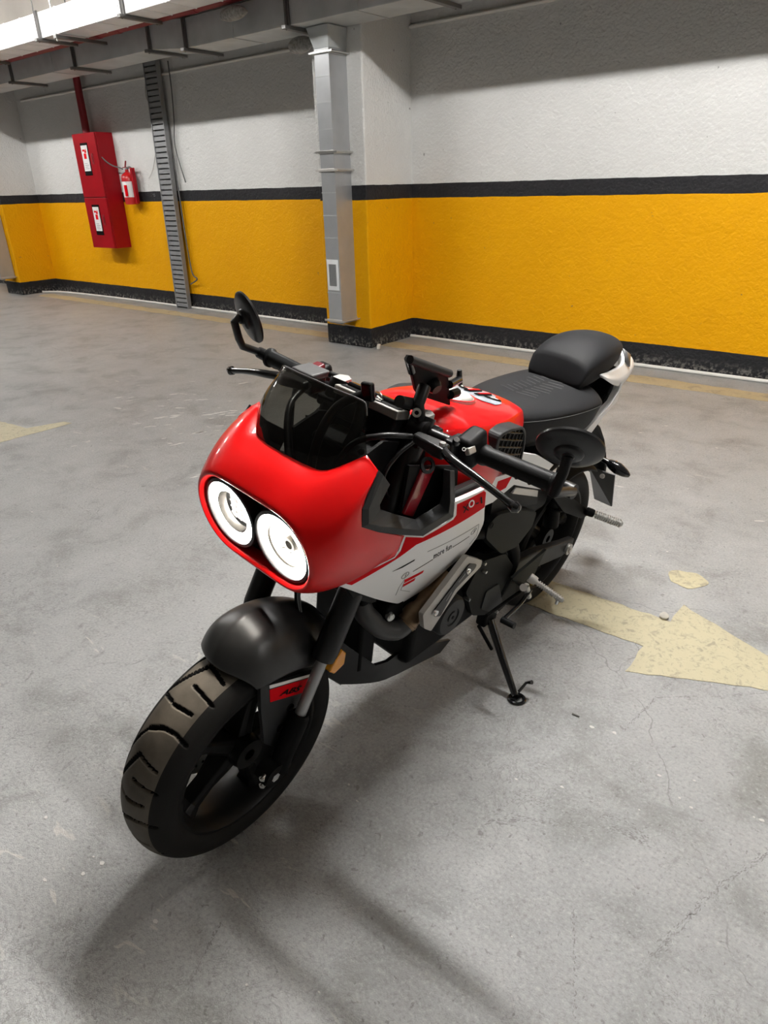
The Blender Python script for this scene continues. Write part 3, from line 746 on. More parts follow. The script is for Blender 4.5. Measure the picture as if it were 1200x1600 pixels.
# ---- wheels
def tyre(parent, c, R, hw, name, P_n, grooves=True):
    nT, nS = (880, 56) if grooves else (160, 24)
    a = np.linspace(0, 2 * PI, nT, endpoint=False)
    s = np.linspace(-1, 1, nS)
    cr = 0.045
    ang = s * PI / 2 * 0.96
    r = R - cr + cr * np.cos(ang); y = hw * np.sin(ang)
    d = np.hypot(np.diff(r), np.diff(y)); arc = np.concatenate([[0], np.cumsum(d)]); arc -= arc[-1] / 2
    A, SS = np.meshgrid(a * R, arc, indexing='ij')
    depth = np.zeros_like(A)
    if grooves:
        P = 2 * PI * R / P_n
        segs = [((.0, -.020), (.016, .006), .0031), ((.016, .006), (.020, .030), .0031), ((.020, .030), (.013, .056), .0031),
                ((.058, -.044), (.056, -.018), .0030), ((.054, -.006), (.060, .030), .0030),
                ((.060, -.052), (.142, -.010), .0030), ((.142, -.010), (.134, .032), .0030),
                ((.098, .0), (.094, .046), .0030), ((.110, -.060), (.165, -.034), .0020), ((.165, -.034), (.186, -.020), .0010)]
        for k in range(P_n):
            for (a0, w0), (a1, w1), h in segs:
                x0, x1 = a0 + k * P, a1 + k * P
                vx, vy = x1 - x0, w1 - w0
                for wrap in (0, 2 * PI * R) if k == P_n - 1 else (0,):
                    i0 = int(((min(x0, x1) - 0.006 - wrap) / (2 * PI * R)) * nT); i1 = int(((max(x0, x1) + 0.006 - wrap) / (2 * PI * R)) * nT) + 2
                    i0, i1 = max(0, i0), min(nT, i1)
                    if i1 <= i0: continue
                    X = A[i0:i1] + wrap; Y = SS[i0:i1]
                    t = np.clip(((X - x0) * vx + (Y - w0) * vy) / (vx * vx + vy * vy), 0, 1)
                    dd = np.hypot(X - x0 - t * vx, Y - w0 - t * vy)
                    depth[i0:i1] = np.maximum(depth[i0:i1], 0.006 * np.clip((h + 0.0009 - dd) / 0.0009, 0, 1))
    n = np.stack([np.cos(ang) / cr, np.sin(ang) / hw], 1); n /= np.linalg.norm(n, axis=1)[:, None]
    rr = r[None] - depth * n[None, :, 0]; yy = y[None] - depth * n[None, :, 1]
    # bead profile joined on both sides
    side = [(R - 0.052, hw * 1.0), (R - 0.064, hw * 0.93), (R - 0.072, hw * 0.78)]
    m = len(side)
    rows_r = np.concatenate([np.repeat(np.array([[p[0] for p in side[::-1]]]), nT, 0), rr, np.repeat(np.array([[p[0] for p in side]]), nT, 0)], 1)
    rows_y = np.concatenate([np.repeat(np.array([[-p[1] for p in side[::-1]]]), nT, 0), yy, np.repeat(np.array([[p[1] for p in side]]), nT, 0)], 1)
    N = rows_r.shape[1]
    ca, sa = np.cos(a)[:, None], np.sin(a)[:, None]
    V = np.stack([c[0] + rows_r * ca, c[1] + rows_y, c[2] + rows_r * sa], -1).reshape(-1, 3)
    i, k = np.meshgrid(np.arange(nT), np.arange(N - 1), indexing='ij')
    j = (i + 1) % nT
    F = np.stack([i * N + k, i * N + k + 1, j * N + k + 1, j * N + k], -1).reshape(-1, 4)
    me = bpy.data.meshes.new(name); me.from_pydata(V.tolist(), [], F.tolist())
    me.polygons.foreach_set('use_smooth', [True] * len(me.polygons))
    for q in ('tyre_lit_crown', 'tyre_shaded_side', 'tyre_groove'): me.materials.append(MAT[q])
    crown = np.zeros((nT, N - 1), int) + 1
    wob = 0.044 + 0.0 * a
    crown[:, m:m + nS - 1] = np.where(np.abs((arc[:-1] + arc[1:]) / 2)[None] < wob[:, None], 0, 1)  # crown faces take the painted lit tone, the sides the shaded one
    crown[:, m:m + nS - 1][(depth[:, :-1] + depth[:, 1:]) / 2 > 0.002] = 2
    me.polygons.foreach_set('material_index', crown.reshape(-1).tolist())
    o = bpy.data.objects.new(name, me); COL.objects.link(o); o.parent = parent
    return o
def wheel(name, c, R, hw, disc_y, P_n, grooves):
    rr = R - 0.066
    w = part(MB().lathe([(rr, -hw * .86), (rr - .008, -hw * .86), (rr - .016, -hw * .70), (rr - .021, -hw * .2), (rr - .021, hw * .2), (rr - .016, hw * .70), (rr - .008, hw * .86), (rr, hw * .86), (rr - .002, hw * .75), (rr - .014, 0), (rr - .002, -hw * .75)], c, (0, 1, 0), 64, closed=True), name, 'rim_black')
    tyre(w, c, R, hw, 'tyre', P_n, grooves)
    part(MB().lathe([(0.012, -hw * .72), (0.032, -hw * .72), (0.036, -hw * .4), (0.030, 0), (0.036, hw * .4), (0.032, hw * .72), (0.012, hw * .72)], c, (0, 1, 0), 28, closed=True), 'hub', 'rim_black', w)
    for k in range(5):
        th = 2 * PI * k / 5 + 0.66
        u0 = Vector((math.cos(th), 0, math.sin(th)))
        p0, p1 = Vector(c) + u0 * 0.026, Vector(c) + u0 * (rr - 0.014)
        q = Vector((-u0.z, 0, u0.x))
        sec = lambda p, wd, dp: [p + q * wd + Vector((0, dp * .7, 0)), p + q * wd * .45 + Vector((0, dp, 0)), p - q * wd * .45 + Vector((0, dp, 0)), p - q * wd + Vector((0, dp * .7, 0)), p - q * wd - Vector((0, dp, 0)), p + q * wd - Vector((0, dp, 0))]
        part(MB().grid([sec(p0, 0.019, 0.026), sec((p0 + p1) / 2, 0.013, 0.018), sec(p0.lerp(p1, .82), 0.015, 0.019), sec(p1, 0.025, 0.026)], closed=True, cap=True), 'spoke', 'rim_black', w, bevel=0.002, smooth=False)
    d = part(MB().lathe([(0.072, disc_y - .002), (0.112, disc_y - .002), (0.112, disc_y + .002), (0.072, disc_y + .002)], c, (0, 1, 0), 48, closed=True).lathe([(0.03, disc_y - .003), (0.078, disc_y - .003), (0.078, disc_y + .003), (0.03, disc_y + .003)], c, (0, 1, 0), 24, closed=True), 'brake_disc', 'steel', w)
    mb = MB()
    for k in range(40):
        th = 2 * PI * k / 40; rad = 0.085 + 0.018 * ((k % 3) / 2)
        mb.lathe([(0, -.0027), (0.0032, -.0027), (0.0032, .0027), (0, .0027)], (c[0] + rad * math.cos(th), disc_y, c[2] + rad * math.sin(th)), (0, 1, 0), 6)
    o = part(mb, 'disc_holes', 'engine_black', w); o['kind'] = 'stuff'
    return w
fw = wheel('front_wheel', FA, RF, 0.0605, -0.058, 8, True)
rw = wheel('rear_wheel', RA, RR_, 0.0645, -0.062, 8, False)

# ---- fork
def fx(z): return 1.158 + (0.2555 - z) * 0.50
def fp(z, y=0.098): return (fx(z), y, z)
for s in (1, -1):
    y = 0.098 * s
    leg = part(MB().tube([fp(0.90, y), fp(0.60, y), fp(0.585, y), fp(0.475, y), fp(0.462, y)], [0.0225, 0.0225, 0.024, 0.024, 0.0215], 20), 'fork_tube', 'black_satin')
    part(MB().tube([fp(0.49, y), fp(0.325, y)], 0.0115, 16), 'stanchion', 'stanchion_grey', leg)
    part(MB().tube([fp(0.355, y), fp(0.348, y), fp(0.335, y), fp(0.275, y), fp(0.245, y)], [0.0165, 0.0205, 0.0215, 0.020, 0.022], 16).tube([(FA[0] - 0.004, y - 0.018 * s, FA[2] - .004), (FA[0] - 0.004, y + 0.016 * s, FA[2] - .004)], 0.024, 18), 'fork_foot', 'engine_black', leg)
    part(MB().tube([(FA[0], y + 0.014 * s, FA[2]), (FA[0], y + 0.020 * s, FA[2])], 0.010, 6), 'axle_nut', 'chrome', leg)
    for dz in (0.0, 0.02):
        b0 = Vector((FA[0] + 0.021, y + 0.006 * s, FA[2] + 0.006 - dz))
        part(MB().lathe([(0, .006), (.0035, .006), (.0035, .003), (0.0065, .003), (.0065, -.006), (0, -.006)], b0, (1, 0.25 * s, 0.1), 10), 'pinch_bolt', 'chrome', leg)
    # amber side reflector behind the tube end
    rfl = [(1.0492, 0.1040, 0.4319), (1.0354, 0.1040, 0.4542), (1.0172, 0.1040, 0.4686), (1.0047, 0.1040, 0.4534), (1.0070, 0.1040, 0.4242), (1.0354, 0.1040, 0.4167)]
    part(MB().prism([(p[0], y - 0.004 * s, p[2]) for p in rfl], (0, 0.020 * s, 0)), 'reflector', 'amber', leg, bevel=0.004, smooth=False)
    if s > 0: lab(leg, 'left fork leg with amber reflector')
part(MB().box((fx(0.70) - 0.02, 0, 0.70), (0.07, 0.25, 0.035)).box((fx(0.86) - 0.015, 0, 0.865), (0.075, 0.25, 0.022)), 'fork_yoke', 'black_satin', bevel=0.006)
head_ = part(MB().tube([(fx(0.70) - 0.035, 0, 0.66), (fx(0.86) - 0.035, 0, 0.88)], 0.024, 16), 'steering_head', 'engine_black')
for s in (1, -1):
    part(MB().tube([(fx(0.9), 0.098 * s, 0.895), (fx(0.9) , 0.098 * s, 0.905)], 0.018, 6), 'fork_cap', 'alloy')

# ---- front fender
rows = []
for al, rc, re, hw in ((79, .247, .214, .075), (82, .266, .215, .077), (86, .289, .216, .080), (92, .306, .216, .082), (101, .315, .216, .082), (112, .316, .217, .082), (124, .312, .219, .082), (136, .302, .222, .080), (148, .288, .228, .077)):
    a = math.radians(al); row = []
    for t in (-1, -0.985, -0.9, -0.72, -0.45, -0.16, 0, 0.16, 0.45, 0.72, 0.9, 0.985, 1):
        f = max(0.0, 1 - abs(t) ** 2.6) ** 0.62
        rad = re + (rc - re) * f + (0.004 if abs(t) < 0.01 else 0)
        at_ = a + math.radians(max(0.0, 7.5 - (al - 79) * .4)) * t * t
        row.append((FA[0] + rad * math.cos(at_), hw * t, FA[2] + rad * math.sin(at_)))
    rows.append(row)
fd = part(MB().grid(rows), 'front_fender', 'fender_black', sub=2, solid=0.005)
for s in (1, -1):
    yf = lambda x, z: 0.0755
    out = [(p[0], p[2]) for p in ((1.1897, 0.0755, 0.4713), (1.1223, 0.0755, 0.4354), (1.0496, 0.0755, 0.4059), (1.0500, 0.0755, 0.3381), (1.0835, 0.0755, 0.2674), (1.1051, 0.0755, 0.2356), (1.1319, 0.0755, 0.2502), (1.1783, 0.0755, 0.3091), (1.1875, 0.0755, 0.4088))]
    pl = part(sheet(round_poly(out, 0.006), yf, 0.009, step=0.6, side=s), 'fender_bracket', 'grey_plastic', fd, bevel=0.002, smooth=False)
    lab(pl, 'dark side plate of the front fender')
    if s > 0:
        q = lambda pts, d, nm, m: MB().prism([(p[0], 0.0756 + d, p[2]) for p in pts], (0, 0.0006, 0)).build(nm, m, fd, smooth=False)
        lab(q(((1.1684, 0.0756, 0.4470), (1.0579, 0.0756, 0.3981), (1.0627, 0.0756, 0.3644), (1.1661, 0.0756, 0.4136)), 0, 'sticker', 'red_decal'), 'red sticker reading ABS')
        q(((1.1686, 0.0756, 0.4587), (1.0550, 0.0756, 0.4064), (1.0563, 0.0756, 0.4004), (1.1684, 0.0756, 0.4504)), 0, 'sticker_stripe', 'white_decal')
        word('ABS', (1.1449, 0.0765, 0.4129), (1.0892, 0.0765, 0.3854), (1.1405, 0.0765, 0.4247), (0, 1, 0), 'black_decal', 'sticker_word', fd, shear=0.35, weight=0.02)
        for hx in ((1.1141, 0.0756, 0.3581), (1.1395, 0.0756, 0.3212)):
            part(MB().lathe([(0, .0), (0.0085, .0), (0.0085, .0030), (0.0068, .0030), (.0066, .0006), (0, .0006)], (hx[0], 0.0755, hx[2]), (0, 1, 0), 16), 'bracket_bolt', 'black_gloss', fd)

for o in [c for c in B.children if c.name.split('.')[0] in ('front_wheel', 'fork_tube', 'fork_yoke', 'fork_cap', 'front_fender')]: steer(o)

# ---- nose fairing
RL, LZ, LY, LX = 0.0675, 0.737, 0.067, 1.127
def stad(r, x, n_only=None):
    """half ring of a stadium around both lamps, from top centre round the left to bottom centre"""
    pts = [(x, 0, LZ + r), (x, 0.032, LZ + r)]
    r *= 1.055
    pts = [(x, 0, LZ + r), (x, 0.034, LZ + r)]
    for d in (90, 75, 60, 45, 30, 15, 0, -15, -30, -45, -60, -75, -90):
        pts.append((x, LY + r * math.cos(math.radians(d)), LZ + r * math.sin(math.radians(d))))
    pts += [(x, 0.034, LZ - r), (x, 0, LZ - r)]
    return [(p[0] + 0.12 * (p[2] - LZ), p[1], p[2]) for p in pts]
back = [(1.074, 0, .860), (1.070, .042, .858), (1.061, .084, .855), (1.038, .108, .873), (1.014, .129, .890),
        (1.0125, 0.1550, 0.8724), (1.0361, 0.1610, 0.8572), (1.0550, 0.1640, 0.8314), (1.0534, 0.1650, 0.7936), (1.0024, 0.1650, 0.7596), (0.9349, 0.1610, 0.7231), (0.9496, 0.1570, 0.6826), (1.0071, 0.1440, 0.6726), (1.0542, 0.1270, 0.6577), (1.0635, 0.0900, 0.6491), (1.080, .038, .640), (1.084, 0, .637)]
outw = stad(1.0, 0)
def lerp(a, b, t): return tuple(a[i] + (b[i] - a[i]) * t for i in range(3))
def bulge(p, k, d):
    o = Vector((0, outw[k][1] - (LY if 2 <= k <= 14 else 0), outw[k][2] - LZ))
    o = o.normalized() if o.length else o
    if k in (0, 1): o = Vector((0, 0, 1))
    if k in (15, 16): o = Vector((0, 0, -1))
    return tuple(Vector(p) + o * d)
lip = stad(0.080, LX + 0.004); n = len(lip)
R_ = [stad(0.066, LX - 0.035), stad(0.0665, LX + 0.002), stad(0.069, LX + 0.011), stad(0.0735, LX + 0.013), stad(0.079, LX + 0.008)]
R_.append([bulge(lerp(lip[k], back[k], 0.22), k, 0.009) for k in range(n)])
R_.append([bulge(lerp(lip[k], back[k], 0.52), k, 0.011) for k in range(n)])
R_.append([bulge(lerp(lip[k], back[k], 0.80), k, 0.006) for k in range(n)])
R_.append([lerp(lip[k], back[k], 0.97) for k in range(n)])
R_.append(back)
full = [r + mir(r[1:-1])[::-1] for r in R_]
nf_ = len(full[0])
nose = part(MB().grid(full, closed=True), 'nose_fairing', 'red_gloss', sub=2, solid=0.004, vcrease={i: 1.0 for i in range((len(full) - 1) * nf_, len(full) * nf_)}, ecrease={tuple(sorted(((len(full) - 1) * nf_ + i, (len(full) - 1) * nf_ + (i + 1) % nf_))): 1.0 for i in range(nf_)})
lab(nose, 'glossy red nose fairing around the headlamps')
pz = stad(0.0665, LX - 0.018); loop = pz + mir(pz[1:-1])[::-1]
part(MB().add(loop, [tuple(range(len(loop)))]), 'lamp_panel', 'black_satin', nose, smooth=False, solid=0.004)
# headlamps
for s, nm in ((1, 'left headlamp, low beam lit'), (-1, 'right headlamp, only its ring lit brightly')):
    c = Vector((LX, LY * s, LZ)); ax = Vector((1, 0, -0.12)).normalized()
    rs_ = lambda q: [(r * 1.055, d) for r, d in q]
    h = part(MB().lathe(rs_([(0.0546, -0.03), (0.0546, 0.003), (0.057, 0.007), (0.0625, 0.006), (0.0642, -0.002), (0.0642, -0.03)]), c, ax, 56), 'headlamp', 'black_satin')
    lab(h, nm)
    part(MB().lathe(rs_([(0.0385, 0.0), (0.044, 0.001), (0.050, 0.001), (0.0535, -0.001), (0.0545, -0.005)]), c, ax, 56), 'light_ring', 'drl_white', h)
    part(MB().lathe(rs_([(0.0, -0.028), (0.030, -0.024), (0.038, -0.012), (0.0386, -0.0004)]), c, ax, 40), 'reflector', 'reflector_dark', h)
    up = Vector((0, 0, 1)) - ax * ax.z; up.normalize(); sd = Vector((0, 1, 0)); rm = rot_to(ax, up)
    if s < 0:
        part(MB().box(c + ax * -0.020, (0.016, 0.046, 0.052), rm), 'led_block', 'led_dim', h, bevel=0.006)
        mb = MB()
        for k in range(3): mb.box(c + ax * -0.0115 + up * (0.013 - 0.013 * k), (0.003, 0.036, 0.0030), rm)
        for k in range(2): mb.box(c + ax * -0.0115 + sd * (0.007 - 0.014 * k), (0.003, 0.002, 0.042), rm)
        part(mb, 'led_divider', 'grey_decal', h, smooth=False)
    else:
        part(MB().lathe(rs_([(0.0, -0.015), (0.027, -0.012), (0.0384, -0.005)]), c, ax, 40), 'low_beam', 'beam_white', h)
        part(MB().lathe([(0.008, -0.014), (0.008, -0.002), (0.013, -0.002), (0.013, -0.014)], c + sd * 0.010 + up * 0.006, ax, 24).box(c + ax * -0.008 + sd * -0.004 + up * -0.016, (0.006, 0.024, 0.009), rm @ Matrix.Rotation(0.5, 3, 'X')).box(c + ax * -0.008 + sd * 0.024 + up * 0.014, (0.006, 0.014, 0.022), rm), 'bulb_shield', 'reflector_dark', h)
    part(MB().lathe(rs_([(0.0, 0.011), (0.02, 0.0105), (0.04, 0.009), (0.0585, 0.005)]), c, ax, 40), 'lamp_lens', 'lamp_glass', h)

# ---- smoked windscreen
wb = [(1.014, -.129, .891), (1.038, -.107, .874), (1.062, -.085, .856), (1.071, -.042, .859), (1.075, 0, .861)]
wm = [(1.008, -.119, .916), (1.021, -.106, .912), (1.037, -.083, .909), (1.046, -.040, .912), (1.049, 0, .914)]
wt = [(.995, -.105, .944), (.992, -.099, .957), (.993, -.090, .964), (1.004, -.043, .969), (1.007, 0, .971)]
wb, wm, wt = [q + mir(q[:-1])[::-1] for q in (wb, wm, wt)]
wrows = []
for k in range(9):
    u = k / 8
    wrows.append([tuple(b[i] * (1 - u) * (1 - 2 * u) + m_[i] * 4 * u * (1 - u) + t_[i] * u * (2 * u - 1) for i in range(3)) for b, m_, t_ in zip(wb, wm, wt)])
ws = part(MB().grid(wrows), 'windscreen', 'smoke_screen')
lab(ws, 'smoked transparent windscreen')
part(MB().tube(wt, 0.0014, 6, smooth=3), 'screen_edge', 'lens_grey', ws)
for s in (1, -1):
    part(MB().lathe([(0, .004), (.005, .003), (.006, 0), (0, 0)], (1.016, .118 * s, .893), (1, .8 * s, .6), 10), 'screen_bolt', 'black_gloss', ws)

# ---- side panels
def zcrease(x): return 0.640 + (x - 0.66) * 0.12
def g(x, z):
    return 0.170 - 0.45 * (x - 0.77) ** 2 - 0.8 * max(0.0, 0.70 - z) ** 2 - 0.16 * max(0.0, zcrease(x) - z)
P2 = lambda pts: [(p[0], p[2]) for p in pts]
panel = P2(((0.9314, 0.1583, 0.7215), (0.8834, 0.1642, 0.7024), (0.8047, 0.1695, 0.7056), (0.7980, 0.1696, 0.7101), (0.8059, 0.1694, 0.7439), (0.7009, 0.1679, 0.7336), (0.6879, 0.1670, 0.7240), (0.6811, 0.1660, 0.6762), (0.6637, 0.1598, 0.6319), (0.6518, 0.1445, 0.5849), (0.6573, 0.1269, 0.5377), (0.7035, 0.1227, 0.5214), (0.7556, 0.0969, 0.4668), (0.8046, 0.0906, 0.4577), (0.8497, 0.1024, 0.4864), (0.9444, 0.1233, 0.5623), (1.0295, 0.1278, 0.6327), (1.0530, 0.1263, 0.6511), (1.0574, 0.1270, 0.6593), (1.0061, 0.1430, 0.6729), (0.9492, 0.1553, 0.6815), (0.9375, 0.1573, 0.6910), (0.9350, 0.1577, 0.7052)))
stripe = P2(((1.0471, 0.1292, 0.6567), (1.0275, 0.1311, 0.6435), (0.8968, 0.1626, 0.6865), (0.6847, 0.1666, 0.6854), (0.6925, 0.1673, 0.7230), (0.7020, 0.1679, 0.7297), (0.7943, 0.1697, 0.7354), (0.7901, 0.1698, 0.7098), (0.7983, 0.1696, 0.7030), (0.8806, 0.1645, 0.6957), (0.9259, 0.1591, 0.7141), (0.9299, 0.1585, 0.7006), (0.9339, 0.1578, 0.6868), (0.9453, 0.1557, 0.6757), (0.9992, 0.1433, 0.6670)))
for s in (1, -1):
    p = part(sheet(panel, g, 0.010, step=0.012, side=s), 'side_panel', 'white_gloss', smooth=True)
    lab(p, 'white side panel with red stripe and lettering' if s > 0 else 'far side panel, white with red stripe')
    d = lambda out, nm, m, off=0.0007: sheet(out, lambda x, z: g(x, z) + off, 0.0006, step=0.012, side=s).build(nm, m, p, smooth=True)
    d(stripe, 'red_stripe', 'red_decal')
    if s < 0: continue
    d(P2(((0.9387, 0.1486, 0.6387), (0.9146, 0.1535, 0.6427), (0.8881, 0.1583, 0.6472), (0.8883, 0.1574, 0.6439), (0.9160, 0.1522, 0.6382))), 'black_stripe', 'black_decal')
    def circ(c, r, w=0.0006):
        o = [(c[0] + r * math.cos(k * PI / 12), c[2] + r * 1.0 * math.sin(k * PI / 12)) for k in range(24)]
        i = [(c[0] + (r - w) * math.cos(k * PI / 12), c[2] + (r - w) * math.sin(k * PI / 12)) for k in range(24)]
        return sheet(o, lambda x, z: g(x, z) + 0.0007, 0.0006, step=0.6, side=1, holes=[i])
    for nm, c, r in (('round_emblem', (0.8945, 0.1461, 0.6064), 0.0088), ('round_emblem', (0.7009, 0.1619, 0.6313), 0.0088)):
        circ(c, r).build(nm, 'black_decal', p, smooth=False)
        k = 0.0045
        word('f', (c[0] + k * .55, g(c[0], c[2]) + .0008, c[2] - k), (c[0] - k * .55, g(c[0], c[2]) + .0008, c[2] - k), (c[0] + k * .55, g(c[0], c[2]) + .0008, c[2] + k), (0, 1, 0), 'black_decal', 'emblem_letter', p, shear=0.3)
    for a, b in ((((0.8752, 0.1488, 0.6074)), ((0.8253, 0.1560, 0.6162))), (((0.7673, 0.1598, 0.6205)), ((0.7110, 0.1597, 0.6220)))):
        d(ribbon([(a[0], a[2]), (b[0], b[2])], 0.0013), 'pinstripe', 'black_decal')
    d(ribbon(P2(((0.8573, 0.1631, 0.6530), (0.6910, 0.1648, 0.6458), (0.6639, 0.1491, 0.5959), (0.6805, 0.1455, 0.5817))), 0.0012), 'pinstripe', 'grey_decal')
    d(ribbon(P2(((0.8897, 0.1424, 0.5927), (0.8927, 0.1337, 0.5691), (0.8857, 0.1232, 0.5401))), 0.0012), 'pinstripe', 'grey_decal')
    word('more fun', (0.8241, 0.1565, 0.6174), (0.7687, 0.1594, 0.6194), (0.8375, 0.1608, 0.6366), (0, 1, 0), 'black_decal', 'slogan', p, shear=0.45)
    d(P2(((0.8884, 0.1417, 0.5901), (0.8370, 0.1471, 0.5907), (0.8360, 0.1444, 0.5824), (0.8841, 0.1380, 0.5781))), 'red_emblem', 'red_decal')
    d(P2(((0.8836, 0.1366, 0.5738), (0.8520, 0.1406, 0.5757), (0.8506, 0.1375, 0.5669), (0.8800, 0.1333, 0.5638))), 'red_emblem', 'red_decal')
    d(ribbon(P2(((0.8871, 0.1409, 0.5875), (0.8794, 0.1293, 0.5531), (0.8360, 0.1203, 0.5216))), 0.0011), 'pinstripe', 'grey_decal')
    for wd, A, Bq, Cq, m in (('X', (0.7715, 0.1700, 0.7082), (0.7524, 0.1699, 0.7077), (0.7778, 0.1700, 0.7249), 'black_decal'), ('O', (0.7533, 0.1699, 0.7110), (0.7333, 0.1694, 0.7102), (0.7605, 0.1700, 0.7296), 'white_decal'), ('-1', (0.7277, 0.1692, 0.7065), (0.7034, 0.1680, 0.7039), (0.7351, 0.1695, 0.7239), 'black_decal')):
        word(wd, A, Bq, Cq, (0, 1, 0), m, 'model_lettering', p, lift=0.0030, weight=0.02)

for s in (1, -1):
    part(sheet(P2(((0.7799, 0.1500, 0.7347), (0.6708, 0.1500, 0.7264), (0.6856, 0.1500, 0.7462), (0.7844, 0.1500, 0.7532))), lambda x, z: .153, .012, step=.6, side=s), 'tank_edge_trim', 'black_satin', smooth=False, bevel=.002)
# ---- black frame of the side opening, and what shows inside it
for s in (1, -1):
    f_ = (lambda q: [tuple(v) for v in q]) if s > 0 else mir
    O = f_([(1.0152, 0.1570, 0.8764), (1.0570, 0.1650, 0.8269), (1.0560, 0.1660, 0.7940), (1.0117, 0.1670, 0.7658), (0.9536, 0.1680, 0.7362), (0.8901, 0.1690, 0.7064), (0.7998, 0.1680, 0.7100), (0.7995, 0.1670, 0.7389), (0.8043, 0.1570, 0.8052)])
    O2 = f_([(1.0060, 0.1580, 0.8658), (1.0454, 0.1680, 0.8237), (1.0433, 0.1690, 0.7961), (1.0082, 0.1710, 0.7763), (0.9574, 0.1720, 0.7516), (0.9062, 0.1730, 0.7276), (0.8236, 0.1720, 0.7300), (0.8220, 0.1710, 0.7536), (0.8215, 0.1600, 0.8123)])
    I = f_([(0.9813, 0.1530, 0.8386), (1.0067, 0.1570, 0.8117), (1.0036, 0.1570, 0.7995), (0.9716, 0.1550, 0.7784), (0.9332, 0.1550, 0.7551), (0.9003, 0.1550, 0.7364), (0.8274, 0.1550, 0.7413), (0.8225, 0.1550, 0.7627), (0.8218, 0.1490, 0.8103)])
    I2 = f_([(0.9487, 0.1270, 0.8154), (0.9702, 0.1270, 0.7833), (0.9669, 0.1270, 0.7706), (0.9334, 0.1250, 0.7484), (0.8930, 0.1250, 0.7240), (0.8585, 0.1250, 0.7043), (0.7819, 0.1250, 0.7095), (0.7768, 0.1250, 0.7319), (0.7810, 0.1220, 0.7850)])
    vf = part(MB().grid([O, O2, I, I2]), 'vent_frame', 'grey_plastic', solid=0.004, smooth=False, bevel=0.0015)
    lab(vf, 'dark grey angular frame of the side opening')
    y = 0.083 * s
    part(sheet(P2(((0.9814, 0.0830, 0.8514), (0.9201, 0.0830, 0.8684), (0.6806, 0.0830, 0.7969), (0.5982, 0.0830, 0.6152), (0.7137, 0.0830, 0.5636), (0.8868, 0.0830, 0.6263), (0.9661, 0.0830, 0.7047))), lambda x, z: 0.083, 0.006, step=0.6, side=s), 'inner_shroud', 'black_plastic', smooth=False)
    part(sheet(P2(((0.9034, 0.1310, 0.8362), (0.7508, 0.1310, 0.7856), (0.7326, 0.1310, 0.6872), (0.8276, 0.1310, 0.6639), (0.9126, 0.1310, 0.7035))), lambda x, z: 0.131, 0.006, step=0.6, side=s), 'inner_shroud', 'black_plastic', smooth=False)
    part(MB().prism(f_([(0.8711, 0.1370, 0.8205), (0.8340, 0.1370, 0.8079), (0.8803, 0.1370, 0.7247), (0.9100, 0.1370, 0.7422)]), (0, -0.012 * s, 0)), 'frame_tube', 'red_dark_gloss', bevel=0.003)
    part(MB().lathe([(0.009, 0), (0.015, 0), (0.015, .004), (0.009, .004)], f_([(0.8630, 0.1380, 0.8270)])[0], (0.3, s, 0.5), 20, closed=True), 'cable_ring', 'black_satin')

# ---- tank
def tsec(x, zt, h1, z1, h2, z2, h3, z3):
    half = [(x, 0, zt), (x, h1 * .45, zt - (zt - z1) * .08), (x, h1 * .82, zt - (zt - z1) * .42), (x, h1 - .002, z1 + .003), (x, h1 + .0005, z1 - .001), (x, h1 * .35 + h2 * .65, z1 * .5 + z2 * .5), (x, h2, z2), (x, h3, z3)]
    return mir(half[1:])[::-1] + half
T = [tsec(.800, .850, .070, .828, .085, .78, .09, .70), tsec(.792, .866, .082, .842, .102, .79, .105, .695), tsec(.755, .880, .104, .850, .126, .79, .125, .69), tsec(.68, .869, .120, .838, .140, .78, .134, .688),
     tsec(.58, .847, .119, .823, .136, .775, .128, .69), tsec(.50, .829, .102, .816, .116, .77, .108, .70), tsec(.445, .815, .083, .802, .092, .77, .086, .71), tsec(.425, .806, .070, .790, .078, .76, .074, .71)]
nT_ = len(T[0])
tank = part(MB().grid(T, cap=True), 'fuel_tank', 'red_gloss', sub=3, ecrease={(i * nT_ + k, (i + 1) * nT_ + k): .75 for i in range(1, len(T) - 2) for k in (3, 4, nT_ - 5, nT_ - 4)})
lab(tank, 'glossy red fuel tank')
from mathutils.bvhtree import BVHTree
bpy.context.view_layer.update()
bvh = BVHTree.FromObject(tank, bpy.context.evaluated_depsgraph_get())
def tz(x, y):
    h = bvh.ray_cast(Vector((x, y, 1.2)), Vector((0, 0, -1)))
    return h[0].z if h[0] else 0.82
